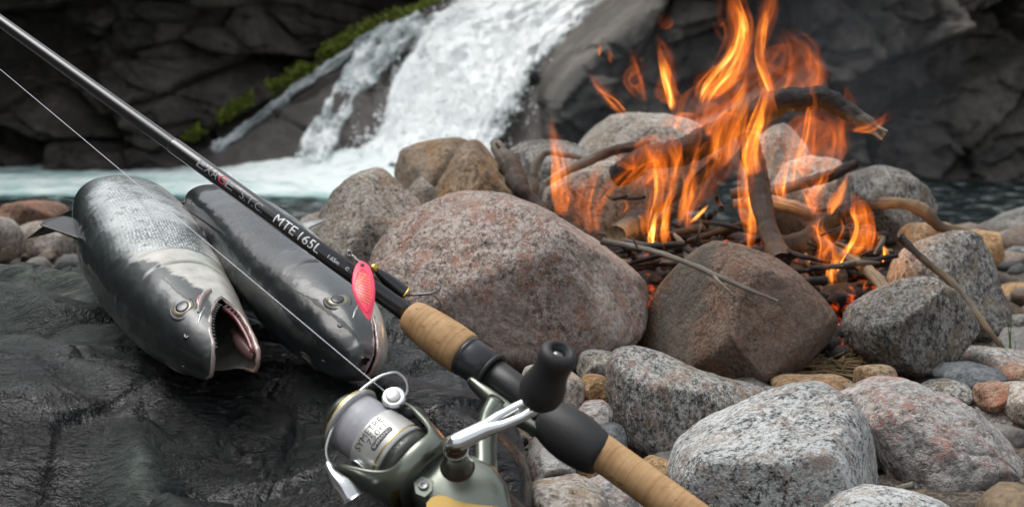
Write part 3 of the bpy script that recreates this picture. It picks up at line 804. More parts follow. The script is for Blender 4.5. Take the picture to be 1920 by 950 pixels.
    nv = len(me2.vertices); Q = np.zeros(nv * 3, np.float32); me2.vertices.foreach_get('co', Q); Q = Q.reshape(-1, 3).astype(float)
    # ---- colour: slate back, silver flank, pale belly; the head has its own pattern
    s, v, w = Q.T
    t_, b_ = ft(s), fb(s); x = (v - (t_ + b_) / 2) / ((t_ - b_) / 2)
    nz = fbm(Q * 60 + seed, 4, seed); nf = fbm(Q * 260 + seed, 3, seed + 5)
    back = np.array([0.010, 0.014, 0.015]); slate = np.array([0.040, 0.053, 0.055]); silver = np.array([0.62, 0.68, 0.665]); belly = np.array([0.72, 0.70, 0.66])
    def lerp(a, b, t): return a + (b - a) * t[:, None]
    xb = x + 0.14 * nz + dark
    col = lerp(np.tile(belly, (nv, 1)), silver, sstep(-0.75, -0.35, xb))
    col = lerp(col, slate, sstep(0.42, 0.80, xb)); col = lerp(col, back, sstep(0.74, 0.95, xb))
    # head: dark crown with a ragged lower border, pearly cheek and gill cover
    hd = 1 - sstep(0.098, 0.106, s + 0.006 * nz - 0.9 * (v + 0.01) ** 2 / 0.04 * 0.3)
    border = mouth['border'] + np.interp(s, [0.0, 0.038, 0.055, 0.075, 0.10], [-0.12, -0.08, 0.10, 0.35, 0.62]) + 0.10 * nz + 0.12 * nf
    pearl = lerp(np.tile(np.array([0.66, 0.62, 0.56]), (nv, 1)), np.array([0.46, 0.48, 0.42]), np.clip(0.5 + 0.9 * nz, 0, 1))
    crown = lerp(np.tile(np.array([0.030, 0.038, 0.040]), (nv, 1)), np.array([0.065, 0.078, 0.082]), np.clip(0.5 + 0.8 * fbm(Q * 30, 3, seed + 2), 0, 1))
    hcol = lerp(pearl, crown, sstep(border - 0.035, border + 0.035, x - 2.0 * np.maximum(0, 0.03 - s)))
    hcol = lerp(hcol, np.array([0.40, 0.17, 0.15]), (0.85 if mouth['open'] else 0.15) * (1 - sstep(-0.002, 0.010, s + 0.005 * nz)) * sstep(0.5, 0.2, x))
    hcol = lerp(hcol, back, sstep(0.55, 0.95, x))
    col = lerp(col, hcol, hd)
    # gill-cover creases
    for s0, kk, wd, am in ((0.083, 9.0, 0.0011, 0.85), (0.104, 8.0, 0.0018, 0.55)):
        cr = s - (s0 - kk * (v + 0.006) ** 2) + 0.0008 * nz
        g = np.exp(-(cr / wd) ** 2) * am * sstep(0.4, 0.1, x) * sstep(-0.85, -0.6, x)
        col = lerp(col, np.array([0.03, 0.035, 0.03]), g)
    scale_mask = (1 - hd) * sstep(-0.75, -0.45, x) * (0.45 + 0.55 * sstep(0.7, 0.3, x)) * (0.55 + 0.45 * sstep(-0.2, 0.25, nz))
    col = lerp(col, back * 2, 0.35 * np.exp(-((x - 0.06 + 0.01 * nf) / 0.022) ** 2) * (1 - hd))      # lateral line
    spots = (worley(Q * np.array([120, 120, 120]) + seed, seed)[0] < 0.20) * (x > 0.05) * (1 - hd)
    col = lerp(col, back * 0.5, 0.7 * spots)
    # relief: gill cover lip, cheek hollow
    bumpw = np.where(w > 0, 1, -1) * (0.0016 * sstep(0.110, 0.102, s + 8.0 * (v + 0.006) ** 2) * sstep(0.95, 0.45, np.abs(x)) - 0.0012 * np.exp(-((s - (0.083 - 9.0 * (v + 0.006) ** 2)) / 0.0018) ** 2) * sstep(0.8, 0.4, np.abs(x)))
    Qd = Q.copy(); Qd[:, 2] += bumpw; Qd[:, 1] += 0.0008 * nz
    Vw = lay(Qd) - np.array(root.location)
    me2.vertices.foreach_set('co', Vw.astype(np.float32).ravel())
    add_col(ob, np.hstack([col, scale_mask[:, None]]))
    uvl = me2.uv_layers.new(name='UVMap')
    li = np.zeros(len(me2.loops), np.int32); me2.loops.foreach_get('vertex_index', li)
    uvl.data.foreach_set('uv', np.stack([s[li], (v * 1.0 + 0.3 * w)[li]], 1).astype(np.float32).ravel())
    me2.polygons.foreach_set('use_smooth', np.ones(len(me2.polygons), bool))
    me2.update()
    ob.parent = root
    body = ob
    # ---- lips that rim the gape
    def lip(name, edge, mat, r0, r1, lift, far=True):
        e = resample(np.array([p + (0,) for p in ([corner] + edge[::-1][::-1])]), 22)[:, :2] if False else resample(np.array([(p[0], p[1], 0) for p in edge]), 22)[:, :2]
        near = on_skin(e[:, 0], e[:, 1], lift)
        v0 = e[-1, 1]; wn = near[-1, 2]
        a = np.linspace(0, math.pi, 12)[1:-1]
        front = np.stack([e[-1, 0] - 0.0055 * np.sin(a), np.full(len(a), v0), wn * np.cos(a)], 1)
        if far:
            fr = e[::-1][: int(len(e) * 0.4)]
            back_ = on_skin(fr[:, 0], fr[:, 1], lift, -1)
            path = np.vstack([near, front, back_])
        else:
            path = near
        R = np.interp(np.linspace(0, 1, len(path)), [0, 0.12, 0.5, 1], [r0 * 0.6, r0, r1, r1 * 0.7])
        Vt, Ft = tube(lay(path), R, 12)
        Vt = Vt + 0.0006 * np.stack([fbm(Vt * 320 + k * 9, 2, seed + k) for k in range(3)], 1)
        return mk(name, Vt, Ft, mat, root)
    lip('upper_lip', [corner] + up_e[::-1][::-1] if False else [corner] + mouth['upper'], M_LIPW, 0.0013, 0.0014, 0.0001)
    lip('lower_lip', [corner] + mouth['lower'], M_LIP, 0.0012, 0.0016, 0.0001)
    if mouth['open']:
        # upper jaw bone plate along the cheek, a torn red cut above it, the tongue, the inner gum
        e = resample(np.array([(a + 0.004, b + 0.0055, 0) for a, b in [corner] + mouth['upper'][:-2]]), 18)[:, :2]
        Vt, Ft = tube(lay(on_skin(e[:, 0], e[:, 1], 0.0006)), np.interp(np.linspace(0, 1, 18), [0, 0.3, 0.8, 1], [0.0028, 0.0042, 0.0036, 0.0018]), 12, flat=0.45)
        mk('jaw_bone', Vt, Ft, M_LIPW, root)
        e = resample(np.array([(0.043, -0.0035, 0), (0.037, -0.0015, 0), (0.030, 0.0005, 0), (0.024, 0.0008, 0)]), 14)[:, :2]
        Vt, Ft = tube(lay(on_skin(e[:, 0], e[:, 1], 0.0002)), np.interp(np.linspace(0, 1, 14), [0, 0.4, 1], [0.0008, 0.0028, 0.0005]), 8, flat=0.7)
        mk('cut', Vt, Ft, M_BLOOD, root)
        e = np.array([(0.040, -0.024, 0.0), (0.025, -0.0245, 0.0), (0.010, -0.0265, 0.0), (0.003, -0.028, 0.0)])
        Vt, Ft = tube(lay(resample(e, 14)), np.interp(np.linspace(0, 1, 14), [0, 0.5, 0.9, 1], [0.004, 0.0048, 0.0038, 0.002]), 12, flat=0.7)
        mk('tongue', Vt, Ft, M_TONGUE, root)
        lw = np.array(mouth['lower'])
        e = resample(np.stack([lw[:, 0], lw[:, 1] + 0.0022, 0 * lw[:, 0]], 1), 16)
        e2 = on_skin(e[:, 0], e[:, 1], -0.0035)
        Vt, Ft = tube(lay(e2), 0.0015, 8)
        mk('gum', Vt, Ft, M_GUM, root)
        # rows of fine teeth inside both lips
        parts = []
        for ed, sg_ in ((mouth['upper'], -1), (mouth['lower'], 1)):
            e = resample(np.array([(a, b, 0) for a, b in ed]), 15)[:, :2]
            for a, b in e:
                p0_ = on_skin(np.array(a), np.array(b), -0.0012); p1_ = p0_ + np.array([0.0, sg_ * 0.0032, -0.0010])
                parts.append(tube(lay(np.array([p0_, (p0_ + p1_) / 2, p1_])), np.array([0.0006, 0.0004, 0.00008]), 5))
        Vt, Ft = join(parts); mk('teeth', Vt, Ft, M_FINP, root)
    # silver strip in front of the eye
    es, ev, er = eye
    e = np.array([(es - 0.007 + 0.002, ev - er * 1.75, 0), (es - 0.012, ev - er * 1.25, 0), (es - 0.018, ev - er * 0.85, 0)])
    e = resample(e, 12)[:, :2]
    Vt, Ft = tube(lay(on_skin(e[:, 0], e[:, 1], 0.0001)), np.interp(np.linspace(0, 1, 12), [0, 0.5, 1], [0.0016, 0.0026, 0.0014]), 8, flat=0.35)
    mk('cheek_strip', Vt, Ft, M_SILVER, root)
    # ---- eye: socket ring, brass iris, dark pupil
    for side in (1, -1):
        c = on_skin(np.array(es), np.array(ev), 0.0, side)
        cw = lay(c[None])[0]
        d1 = lay(on_skin(np.array(es + 0.004), np.array(ev), 0.0, side)[None])[0] - cw; d2 = lay(on_skin(np.array(es), np.array(ev + 0.004), 0.0, side)[None])[0] - cw
        e1 = d1 / np.linalg.norm(d1); e2 = d2 - e1 * d2.dot(e1); e2 /= np.linalg.norm(e2); ax = np.cross(e1, e2)
        if ax.dot(lay((c + np.array([0, 0, 0.01 * side]))[None])[0] - cw) < 0: ax = -ax
        V1, F1 = lathe([(-0.002, er * 1.38), (0.0002, er * 1.30), (0.0007, er * 1.15), (0.0006, er * 1.02), (-0.001, er)], cw, ax, e1 * 1.18, e2, 32)
        eo = mk('eye', V1, F1, M_ORBIT, root, recalc=True)
        V1, F1 = lathe([(-0.002, er), (0.0008, er), (0.0014, er * 0.75), (0.0016, er * 0.45), (0.0016, 0.0)], cw, ax, e1, e2, 32)
        mk('iris', V1, F1, M_IRIS, eo, recalc=True)
        V1, F1 = lathe([(0.0011, er * 0.64), (0.0017, er * 0.62), (0.0020, er * 0.45), (0.0021, 0.0)], cw, ax, e1 * 1.15, e2, 24)
        mk('pupil', V1, F1, M_PUPIL, eo, recalc=True)
        # nostril
        c2 = on_skin(np.array(es - 0.019), np.array(ev + er * 0.15), 0.0, side)
        cw2 = lay(c2[None])[0]
        V1, F1 = lathe([(-0.0006, 0.0021), (0.0001, 0.0017), (0.0001, 0.0009), (-0.0003, 0.0)], cw2, ax, e1 * 1.4, e2, 14)
        mk('nostril', V1, F1, M_PUPIL, root, recalc=True)
    # ---- fins: thin tapered solids with rays
    def fin(name, base, tip, mat, rows=7, th=0.0010):
        """base, tip: matching polylines in fish space"""
        b = resample(np.array(base), 16); t = resample(np.array(tip), 16)
        g = np.linspace(0, 1, rows)
        M = b[None] * (1 - g)[:, None, None] + t[None] * g[:, None, None]
        ray = 0.0005 * np.sin(np.linspace(0, 16 * math.pi, 16))[None, :]
        nrm = np.cross(t[8] - b[8], b[-1] - b[0]); nrm /= np.linalg.norm(nrm) + 1e-9
        k = (th * (1 - 0.75 * g)[:, None] + ray * (1 - g)[:, None])[..., None] * nrm
        A = (M + k).reshape(-1, 3); B = (M - k).reshape(-1, 3)
        Fq = [tuple(f) for f in grid_faces(rows, 16)]; o = len(A)
        Fb = [tuple(i + o for i in f[::-1]) for f in Fq]
        rim = [i * 16 for i in range(rows)] + [(rows - 1) * 16 + j for j in range(1, 16)] + [i * 16 + 15 for i in range(rows - 2, -1, -1)] + list(range(14, 0, -1))
        Fr = [(rim[i], rim[(i + 1) % len(rim)], rim[(i + 1) % len(rim)] + o, rim[i] + o) for i in range(len(rim))]
        return mk(name, lay(np.vstack([A, B])), Fq + Fb + Fr, mat, root, recalc=True)
    T1 = lambda s, k=0.0: float(ft(s)) + k
    B1 = lambda s, k=0.0: float(fb(s)) + k
    fs = mouth['dorsal']
    fin('dorsal_fin', [(fs, T1(fs, -0.004), 0.004), (fs + 0.025, T1(fs + 0.025, -0.004), 0.004), (fs + 0.05, T1(fs + 0.05, -0.004), 0.003)],
        [(fs + 0.020, T1(fs, 0.022), 0.008), (fs + 0.034, T1(fs, 0.018), 0.007), (fs + 0.052, T1(fs + 0.05, 0.006), 0.005)], M_FIN)
    ps = mouth['pelvic']
    fin('pelvic_fin', [(ps, B1(ps, 0.010), 0.012), (ps + 0.008, B1(ps, 0.009), 0.012), (ps + 0.016, B1(ps, 0.008), 0.011)],
        [(ps + 0.016, B1(ps, -0.010), 0.024), (ps + 0.026, B1(ps, -0.010), 0.022), (ps + 0.036, B1(ps, -0.004), 0.016)], M_FINP)
    fin('pectoral_fin', [(0.108, B1(0.108, 0.012), 0.017), (0.112, B1(0.11, 0.009), 0.014), (0.116, B1(0.11, 0.006), 0.011)],
        [(0.165, B1(0.16, 0.010), 0.024), (0.162, B1(0.16, 0.004), 0.019), (0.155, B1(0.15, 0.0), 0.013)], M_FIN if dark else M_FINP)
    fin('anal_fin', [(0.285, B1(0.285, 0.004), 0), (0.30, B1(0.30, 0.004), 0), (0.32, B1(0.32, 0.003), 0)], [(0.305, B1(0.29, -0.022), 0), (0.32, B1(0.3, -0.018), 0), (0.335, B1(0.32, -0.008), 0)], M_FIN)
    fin('tail_fin', [(L - 0.003, T1(L, -0.001), 0), (L - 0.002, 0, 0), (L - 0.003, B1(L, 0.001), 0)], [(L + 0.065, 0.062, 0), (L + 0.042, 0.0, 0), (L + 0.065, -0.062, 0)], M_FIN, 9)
    fin('adipose_fin', [(0.325, T1(0.325, -0.002), 0), (0.331, T1(0.33, -0.002), 0), (0.337, T1(0.335, -0.002), 0)], [(0.338, T1(0.33, 0.010), 0), (0.344, T1(0.33, 0.010), 0), (0.346, T1(0.335, 0.006), 0)], M_FIN)
    return root, lay, on_skin

MM = 0.001
PROF1 = (np.array([0, 8, 18, 32, 50, 75, 100, 140, 190, 240, 300, 350, 385]) * MM,
         np.array([4, 9.5, 14.5, 20, 26.5, 33.5, 38.5, 44, 46.5, 45, 38, 25, 17]) * MM,
         np.array([-31, -32, -32.5, -33, -33.5, -34.5, -35.5, -37.5, -38.5, -37, -31, -22, -15]) * MM,
         np.array([11, 14.5, 17.5, 21, 24.5, 28, 30, 32, 32, 29, 23, 12, 7]) * MM)
PROF2 = (PROF1[0], PROF1[1] * 0.86,
         np.array([-22, -29, -34, -39, -43, -47, -50, -52, -50, -43, -30, -19, -15]) * MM * 0.86,
         np.array([10, 14.5, 19, 23, 26, 28.5, 29, 29, 28, 24, 17, 10, 6]) * MM * 0.92)

def make_spine(a_px, b_px, h, ridge, bend=0.0):
    """straight over the slab from pixel a (snout) to pixel b, then tipping over the slab's far shoulder"""
    A = on_rock(*a_px, h); B = on_rock(*b_px, h)
    d = (B - A); d2 = d[:2] / np.linalg.norm(d[:2]); slope = RK * d2[1] + 0.05
    side = np.array([-d2[1], d2[0]])
    pts = [A.copy()]; p = A.copy(); ds = 0.004
    for k in range(160):
        s = (k + 1) * ds
        over = max(0.0, s - ridge)
        sl = slope - min(1.15, over * over * 26.0 + over * 2.0)
        dd = np.array([d2[0], d2[1], sl]); dd[:2] += side * bend * math.sin(s * 9.0)
        dd /= np.linalg.norm(dd)
        p = p + dd * ds; pts.append(p.copy())
    pts = np.array(pts); sv = np.arange(len(pts)) * ds
    return lambda s: np.array([np.interp(s, sv, pts[:, k]) for k in range(3)])

sp1 = make_spine((386, 676), (232, 408), 0.029, 0.275, 0.0)
fish1 = make_fish('silvery fish with its mouth wide open, lying left of the rod on the wet slab', sp1, lambda s: 0.08, PROF1,
    dict(upper=[(0.036, -0.0115), (0.029, -0.0075), (0.020, -0.0045), (0.010, -0.003), (0.001, -0.003)],
         lower=[(0.037, -0.0185), (0.030, -0.0235), (0.020, -0.0262), (0.010, -0.0275), (0.001, -0.028)],
         corner=(0.041, -0.015), wfar=-0.030, through=0.030, open=True, border=0.0, dorsal=0.20, pelvic=0.235), 3, (0.033, 0.0080, 0.0064))
sp2 = make_spine((655, 668), (432, 420), 0.034, 0.23, 0.0)
fish2 = make_fish('darker fish with a closed mouth, lying under the rod on the wet slab', sp2, lambda s: 0.40, PROF2,
    dict(upper=[(0.034, -0.0132), (0.024, -0.0122), (0.014, -0.0112), (0.006, -0.0105), (0.001, -0.010)],
         lower=[(0.034, -0.0152), (0.024, -0.0150), (0.014, -0.0148), (0.006, -0.0145), (0.001, -0.0145)],
         corner=(0.041, -0.0145), wfar=-0.04, through=0.02, open=False, border=-0.22, dorsal=0.17, pelvic=0.22), 8, (0.034, 0.005, 0.0062), dark=0.42)
# ------------------------------------------------------------------ fishing rod and spinning reel
RA = W(873, 665.3, 0.74); RT = W(0, 39.4, 0.905)
RX = (RT - RA) / np.linalg.norm(RT - RA)                          # towards the tip
_z = -0.014 * C_R + 0.6224 * C_U + 0.7826 * C_B
RZ_ = _z - RX * _z.dot(RX); RZ_ /= np.linalg.norm(RZ_)            # side of the crank
RO = np.cross(RZ_, RX)
if RO.dot(C_U) > 0: RO = -RO                                      # from the rod down to the reel
def RL(x, o, z=0.0):
    """rod-local millimetres to world"""
    return RA + MM * (x * RX + o * RO + z * RZ_)
def rod_pick(px, py, z=0.0):
    """rod-local (x, o, z) of the pixel on the plane z"""
    D = W(px, py, 1.0) - CAM
    s = np.linalg.solve(np.stack([D, -RX, -RO], 1), RA + z * MM * RZ_ - CAM)
    return s[1] / MM, s[2] / MM, z
def rod_x(px): return rod_pick(px, 39.4 + 0.717 * px)[0]

M_BLANK = simple('charcoal rod blank', (0.018, 0.019, 0.021), 0.22, coat=0.7, coat_r=0.08)
M_BLANK2 = simple('slate grey rod blank', (0.016, 0.019, 0.021), 0.3, coat=0.35, coat_r=0.1)
M_MATT = simple('matt black plastic', (0.014, 0.015, 0.016), 0.42, bump=0.1, bscale=900)
M_RUBBER = simple('black rubber', (0.017, 0.018, 0.019), 0.55, bump=0.15, bscale=1200)
M_SATIN = simple('satin charcoal plastic', (0.03, 0.033, 0.037), 0.3, coat=0.2)
M_GREEN = simple('green grey metallic paint', (0.20, 0.222, 0.185), 0.32, metal=0.7, coat=0.5, coat_r=0.12, bump=0.05, bscale=2500)
M_DKGREEN = simple('dark green grey paint', (0.06, 0.066, 0.058), 0.4, metal=0.4, coat=0.3)
M_CHROME = simple('chrome', (0.78, 0.81, 0.83), 0.16, metal=0.9)
M_SILV = simple('brushed silver', (0.56, 0.57, 0.55), 0.34, metal=0.5)
M_GOLD = simple('gold trim', (0.80, 0.60, 0.22), 0.2, metal=1.0)
M_PGOLD = simple('pale gold panel', (0.36, 0.25, 0.085), 0.28, metal=1.0)
M_BRONZE = simple('dark bronze lacquer', (0.10, 0.072, 0.048), 0.14, metal=0.75, coat=1.0)
M_WHITE = simple('white print', (0.72, 0.74, 0.74), 0.5)
M_GREYP = simple('grey print', (0.24, 0.26, 0.28), 0.5)
M_REDP = simple('red print', (0.62, 0.05, 0.07), 0.5)
M_BLACKP = simple('black print', (0.02, 0.02, 0.022), 0.5)
M_STEEL = simple('bright steel wire', (0.55, 0.56, 0.55), 0.22, metal=1.0)
M_HOOK = simple('dark nickel hook', (0.22, 0.22, 0.22), 0.28, metal=1.0)
M_LINE = simple('pale fishing line', (0.62, 0.66, 0.72), 0.35)

def cork_material():
    m = NT('cork')
    v = m.coords((1, 1, 1), False)
    gr = m.n('Attribute', {'attribute_name': 'ax'}).outputs['Fac']
    n = m.noise(v, 90.0, 6.0, 0.65).outputs[0]
    c = m.ramp(n, [(0.3, (0.26, 0.145, 0.06)), (0.5, (0.42, 0.26, 0.125)), (0.75, (0.56, 0.38, 0.20))])
    ringf = m.n('TexNoise', {'noise_dimensions': '1D'}, W=gr, Scale=0.55, Detail=5.0)
    c = m.mix(0.35, c, m.ramp(ringf.outputs[0], [(0.3, (0.30, 0.165, 0.07)), (0.6, (0.50, 0.31, 0.15))]))
    # pores and glue lines between the cork rings
    pit = m.ramp(m.noise(m.coords((1.0, 1.0, 2.6), False, (0.4, 0.9, 0.2)), 130.0, 4.0, 0.7).outputs[0], [(0.64, 0.0), (0.69, 1.0)])
    c = m.mix(m.math('MULTIPLY', pit, 0.75), c, (0.07, 0.035, 0.016))
    fr = m.math('ABSOLUTE', m.math('SUBTRACT', m.math('FRACT', m.math('DIVIDE', gr, 13.0)), 0.5))
    c = m.mix(m.math('MULTIPLY', m.math('LESS_THAN', fr, 0.014), 0.5), c, (0.16, 0.085, 0.035))
    b = m.bsdf(Base_Color=c, Roughness=0.62, Specular_IOR_Level=0.3)
    nb = m.bump(m.noise(v, 240.0, 4.0).outputs[0], 0.25, 0.001)
    m.set(b.inputs['Normal'], m.bump(m.math('SUBTRACT', 1.0, pit), 0.5, 0.0008, nb))
    return m.m
M_CORK = cork_material()

rod = thing('fishing_rod', 'black spinning rod with cork grips lying diagonally across the darker fish', 'fishing rod', RL(0, 12))
def rlathe(name, prof, mat, parent, o=0.0, z=0.0, seg=56, oscale=1.0):
    V, F = lathe([(a * MM, max(r, 0) * MM) for a, r in prof], RL(0, o, z), RX, RO * oscale, RZ_, seg)
    ob = mk(name, V, F, mat, parent, recalc=True)
    return ob
def add_ax(ob, V=None):
    a = ob.data.attributes.new('ax', 'FLOAT', 'POINT')
    n = len(ob.data.vertices); q = np.zeros(n * 3, np.float32); ob.data.vertices.foreach_get('co', q)
    q = q.reshape(-1, 3) + root_loc(ob)
    a.data.foreach_set('value', (((q - RA) @ RX) / MM).astype(np.float32))

xs_ = rod_x(324.5)
rlathe('blank', [(30, 4.9), (xs_ - 60, 4.78), (xs_ - 2, 4.62), (xs_, 4.55), (xs_ + 0.5, 4.0)], M_BLANK, rod)
prof = [(xs_ - 3, 4.1)] + [(xs_ + t, 4.22 - t * 0.0030) for t in np.linspace(0, 1000, 24)]
rlathe('upper_section', prof, M_BLANK2, rod)
fg = rlathe('fore_grip', [(39.5, 4.9), (40, 7.2), (39, 8.6), (36, 9.6), (30, 10.5), (22, 11.3), (12, 11.9), (4, 11.9), (1.5, 11.7), (0.2, 11.0), (0.0, 6.0)], M_CORK, rod); add_ax(fg)
bg = rlathe('butt_grip', [(-62, 6), (-64, 9.6), (-90, 9.4)] + [(-100 - 10 * k, 9.3 - 0.03 * k) for k in range(17)] + [(-272, 8.0), (-274, 5)], M_CORK, rod); add_ax(bg)
seat = rlathe('reel_seat', [(-2, 6), (-3, 8.8), (-66, 8.8), (-67, 6)], M_MATT, rod)
rlathe('lock_nut', [(0.1, 7), (0.0, 11.2), (-1.8, 11.3), (-2.1, 10.6), (-3.0, 10.7), (-16.5, 10.3), (-17, 8.0)], M_SATIN, rod)
th = np.linspace(0, 2 * math.pi, 40)
pts = np.array([RL(-17.6, 10.2 * math.cos(t), 10.2 * math.sin(t)) for t in th])
V, F = tube(pts, 1.35 * MM, 10, cap=False); mk('nut_ring', V, F, M_RUBBER, rod, recalc=True)
rlathe('rear_hood', [(-55, 8.0), (-56.5, 10.2), (-60, 11.4), (-66, 12.8), (-73, 13.4), (-80, 13.0), (-86, 12.0), (-90, 10.8), (-92, 9.6), (-92.5, 8.5)], M_RUBBER, rod, o=2.2)
# line guides farther up the rod (they stand beyond the picture edge)
for gx, gr_ in ((560, 7.0), (760, 5.0), (930, 3.5)):
    r0 = 4.22 - (gx - xs_) * 0.0030
    pts = np.array([RL(gx, r0 + 10 + gr_ + gr_ * math.cos(t), gr_ * math.sin(t)) for t in th])
    V1 = tube(pts, 0.9 * MM, 8, cap=False)
    V2 = tube(np.array([RL(gx - 14, r0, 0), RL(gx - 8, r0 + 2, 0), RL(gx - 1, r0 + 10, 0)]), 0.8 * MM, 6)
    V3 = tube(np.array([RL(gx + 12, r0, 0), RL(gx + 7, r0 + 2, 0), RL(gx + 1, r0 + 10, 0)]), 0.8 * MM, 6)
    V, F = join([V1, V2, V3]); mk('line_guide', V, F, M_STEEL, rod, recalc=True)

# ---- lettering wrapped round the blank
def text_mesh(body, outline=0.0, shear=0.0, cut_axis=1, ncut=9):
    cu = bpy.data.curves.new('letters', 'FONT'); cu.body = body; cu.size = 1.0; cu.shear = shear
    cu.resolution_u = 3
    if outline > 0:
        cu.fill_mode = 'NONE'; cu.bevel_depth = outline; cu.bevel_resolution = 0
    else:
        cu.extrude = 0.0
    ob = bpy.data.objects.new('letters', cu); COL.objects.link(ob)
    bpy.context.view_layer.update()
    me = bpy.data.meshes.new_from_object(ob.evaluated_get(bpy.context.evaluated_depsgraph_get()))
    bm = bmesh.new(); bm.from_mesh(me)
    q = [v.co[cut_axis] for v in bm.verts]; lo, hi = min(q), max(q)
    for k in range(1, ncut):
        co = [0, 0, 0]; no = [0, 0, 0]; co[cut_axis] = lo + (hi - lo) * k / ncut; no[cut_axis] = 1
        bmesh.ops.bisect_plane(bm, geom=bm.verts[:] + bm.edges[:] + bm.faces[:], plane_co=co, plane_no=no)
    bm.to_mesh(me); bm.free()
    V = np.array([v.co[:] for v in me.vertices]); F = [tuple(p.vertices) for p in me.polygons]
    bpy.data.objects.remove(ob); bpy.data.curves.remove(cu); bpy.data.meshes.remove(me)
    return V, F
def wrap_text(name, body, org, ax, nrm, upv, r, a0, a1, h, mat, parent, ang0=0.0, outline=0.0, shear=0.0, lift=0.00012, rfun=None):
    """text running along axis direction ax from a0 to a1 (metres), standing h high round the cylinder"""
    V, F = text_mesh(body, outline, shear)
    mn, mx = V.min(0), V.max(0)
    tx = (V[:, 0] - mn[0]) / (mx[0] - mn[0]) * (a1 - a0) + a0
    ty = ((V[:, 1] - mn[1]) / (mx[1] - mn[1]) - 0.5) * h
    rr = r if rfun is None else rfun(tx)
    an = ang0 + ty / r
    rz = rr + lift + (V[:, 2] * 0.0)
    P = org + tx[:, None] * ax + (rz * np.cos(an))[:, None] * nrm + (rz * np.sin(an))[:, None] * upv
    # a hair of thickness so that the print is a real layer
    return mk(name, P, F, mat, parent, smooth=False)
mid = RL(xs_ * 0.6, 0)
nc = CAM - mid; nc -= RX * nc.dot(RX); nc /= np.linalg.norm(nc)
uc = np.cross(nc, -RX); 
if uc.dot(C_U) < 0: uc = -uc
def blank_r(tx): return np.interp(-tx / MM, [30, xs_ - 60, xs_ - 2], [4.9, 4.78, 4.62]) * MM
def rod_text(body, pxa, pxb, h, mat, ang=0.05, outline=0.0, shear=0.0):
    return wrap_text('lettering', body, RA, -RX, nc, uc, 4.7 * MM, -rod_x(pxa) * MM, -rod_x(pxb) * MM, h * MM, mat, rod, ang, outline, shear, rfun=blank_r)
for ch, a, b, mt in (('E', 377, 391, M_GREYP), ('X', 391, 405, M_GREYP), ('A', 404, 416, M_GREYP), ('G', 416, 431, M_REDP), ('E', 430, 446, M_GREYP)):
    rod_text(ch, a + 0.8, b - 0.8, 4.7, mt, 0.10, 0.0)
rod_text("'S.T.C.", 456, 501, 4.5, M_GREYP, 0.02, 0.0)
rod_text('MTE', 522, 560, 5.3, M_WHITE, 0.10)
rod_text('165L', 568, 606, 5.3, M_WHITE, 0.06)
rod_text('1.65m', 622, 642, 2.1, M_WHITE, 0.05)
rod_text('C', 654, 659, 1.7, M_WHITE, 0.12)

# ---- the reel
reel = thing('spinning_reel', 'green-grey and gold spinning reel mounted under the rod at the bottom edge', 'fishing reel', RL(-45, 70, -16))
SO = 66.5
def reel_lathe(name, prof, mat, parent, seg=64): return rlathe(name, prof, mat, parent, o=SO, seg=seg)
spool = reel_lathe('spool', [(1.6, 15.0), (1.8, 16.6), (1.2, 17.0), (-13.2, 17.6), (-14.2, 17.6), (-16.2, 17.7), (-16.8, 17.0), (-16.8, 12)], M_SILV, reel)
wl = NT('wound pale violet line')
_v = wl.n('Attribute', {'attribute_name': 'ax'}).outputs['Fac']
_t = wl.n('TexNoise', {'noise_dimensions': '1D'}, W=_v, Scale=7.0, Detail=3.0)
_b = wl.bsdf(Base_Color=wl.ramp(_t.outputs[0], [(0.3, (0.42, 0.42, 0.48)), (0.7, (0.66, 0.67, 0.70))]), Roughness=0.4, Coat_Weight=0.3)
wl.set(_b.inputs['Normal'], wl.bump(_t.outputs[0], 0.8, 0.0006))
w_ = reel_lathe('wound_line', [(16.6, 12)] + [(16.6 - k * 0.5, 15.9 - 0.25 * (k % 2) - 0.9 * abs(k / 30 - 0.45)) for k in range(31)] + [(1.5, 12)], wl.m, spool); add_ax(w_)
reel_lathe('spool_lip', [(16.4, 14), (16.5, 16.6), (17.0, 17.6), (17.8, 18.0), (18.6, 17.6), (21.0, 15.6), (22.0, 14.0), (22.0, 0.0)], M_SILV, spool)
reel_lathe('lip_trim', [(18.7, 16.9), (18.9, 17.6), (21.1, 15.8), (21.3, 15.0)], M_GOLD, spool)
reel_lathe('drag_knob', [(22.0, 12.0), (25.0, 11.0), (27.0, 8.5), (27.5, 0)], M_DKGREEN, reel)
reel_lathe('trim_ring', [(-13.3, 17.3), (-13.4, 17.85), (-14.3, 17.85), (-14.4, 17.3)], M_GOLD, spool)
# skirt lettering runs round the spool, tops towards the rod tip
sc_ = RL(-6, SO)
ns = CAM - sc_; ns -= RX * ns.dot(RX); ns /= np.linalg.norm(ns)
us = np.cross(RX, ns)
if us.dot(RO) > 0: us = -us                                        # reading direction: away from +o
def skirt_text(body, x_mid, h, a0, a1, mat, outline=0.0, lift=0.00015):
    V, F = text_mesh(body, outline, 0.0, 0, 30)
    mn, mx = V.min(0), V.max(0)
    an = a0 + (V[:, 0] - mn[0]) / (mx[0] - mn[0]) * (a1 - a0)
    xx = (x_mid + ((V[:, 1] - mn[1]) / (mx[1] - mn[1]) - 0.5) * h)
    r = np.interp(xx, [-13.2, 1.2], [17.6, 17.0]) * MM + lift
    P = RL(0, SO) + (xx * MM)[:, None] * RX + (r * np.cos(an))[:, None] * ns + (r * np.sin(an))[:, None] * us
    return mk('lettering', P, F, mat, spool, smooth=False)
skirt_text('SYMETRE', -1.6, 3.6, -0.60, 0.58, M_BLACKP)
skirt_text('750FI', -5.6, 2.9, -0.24, 0.48, M_BLACKP)
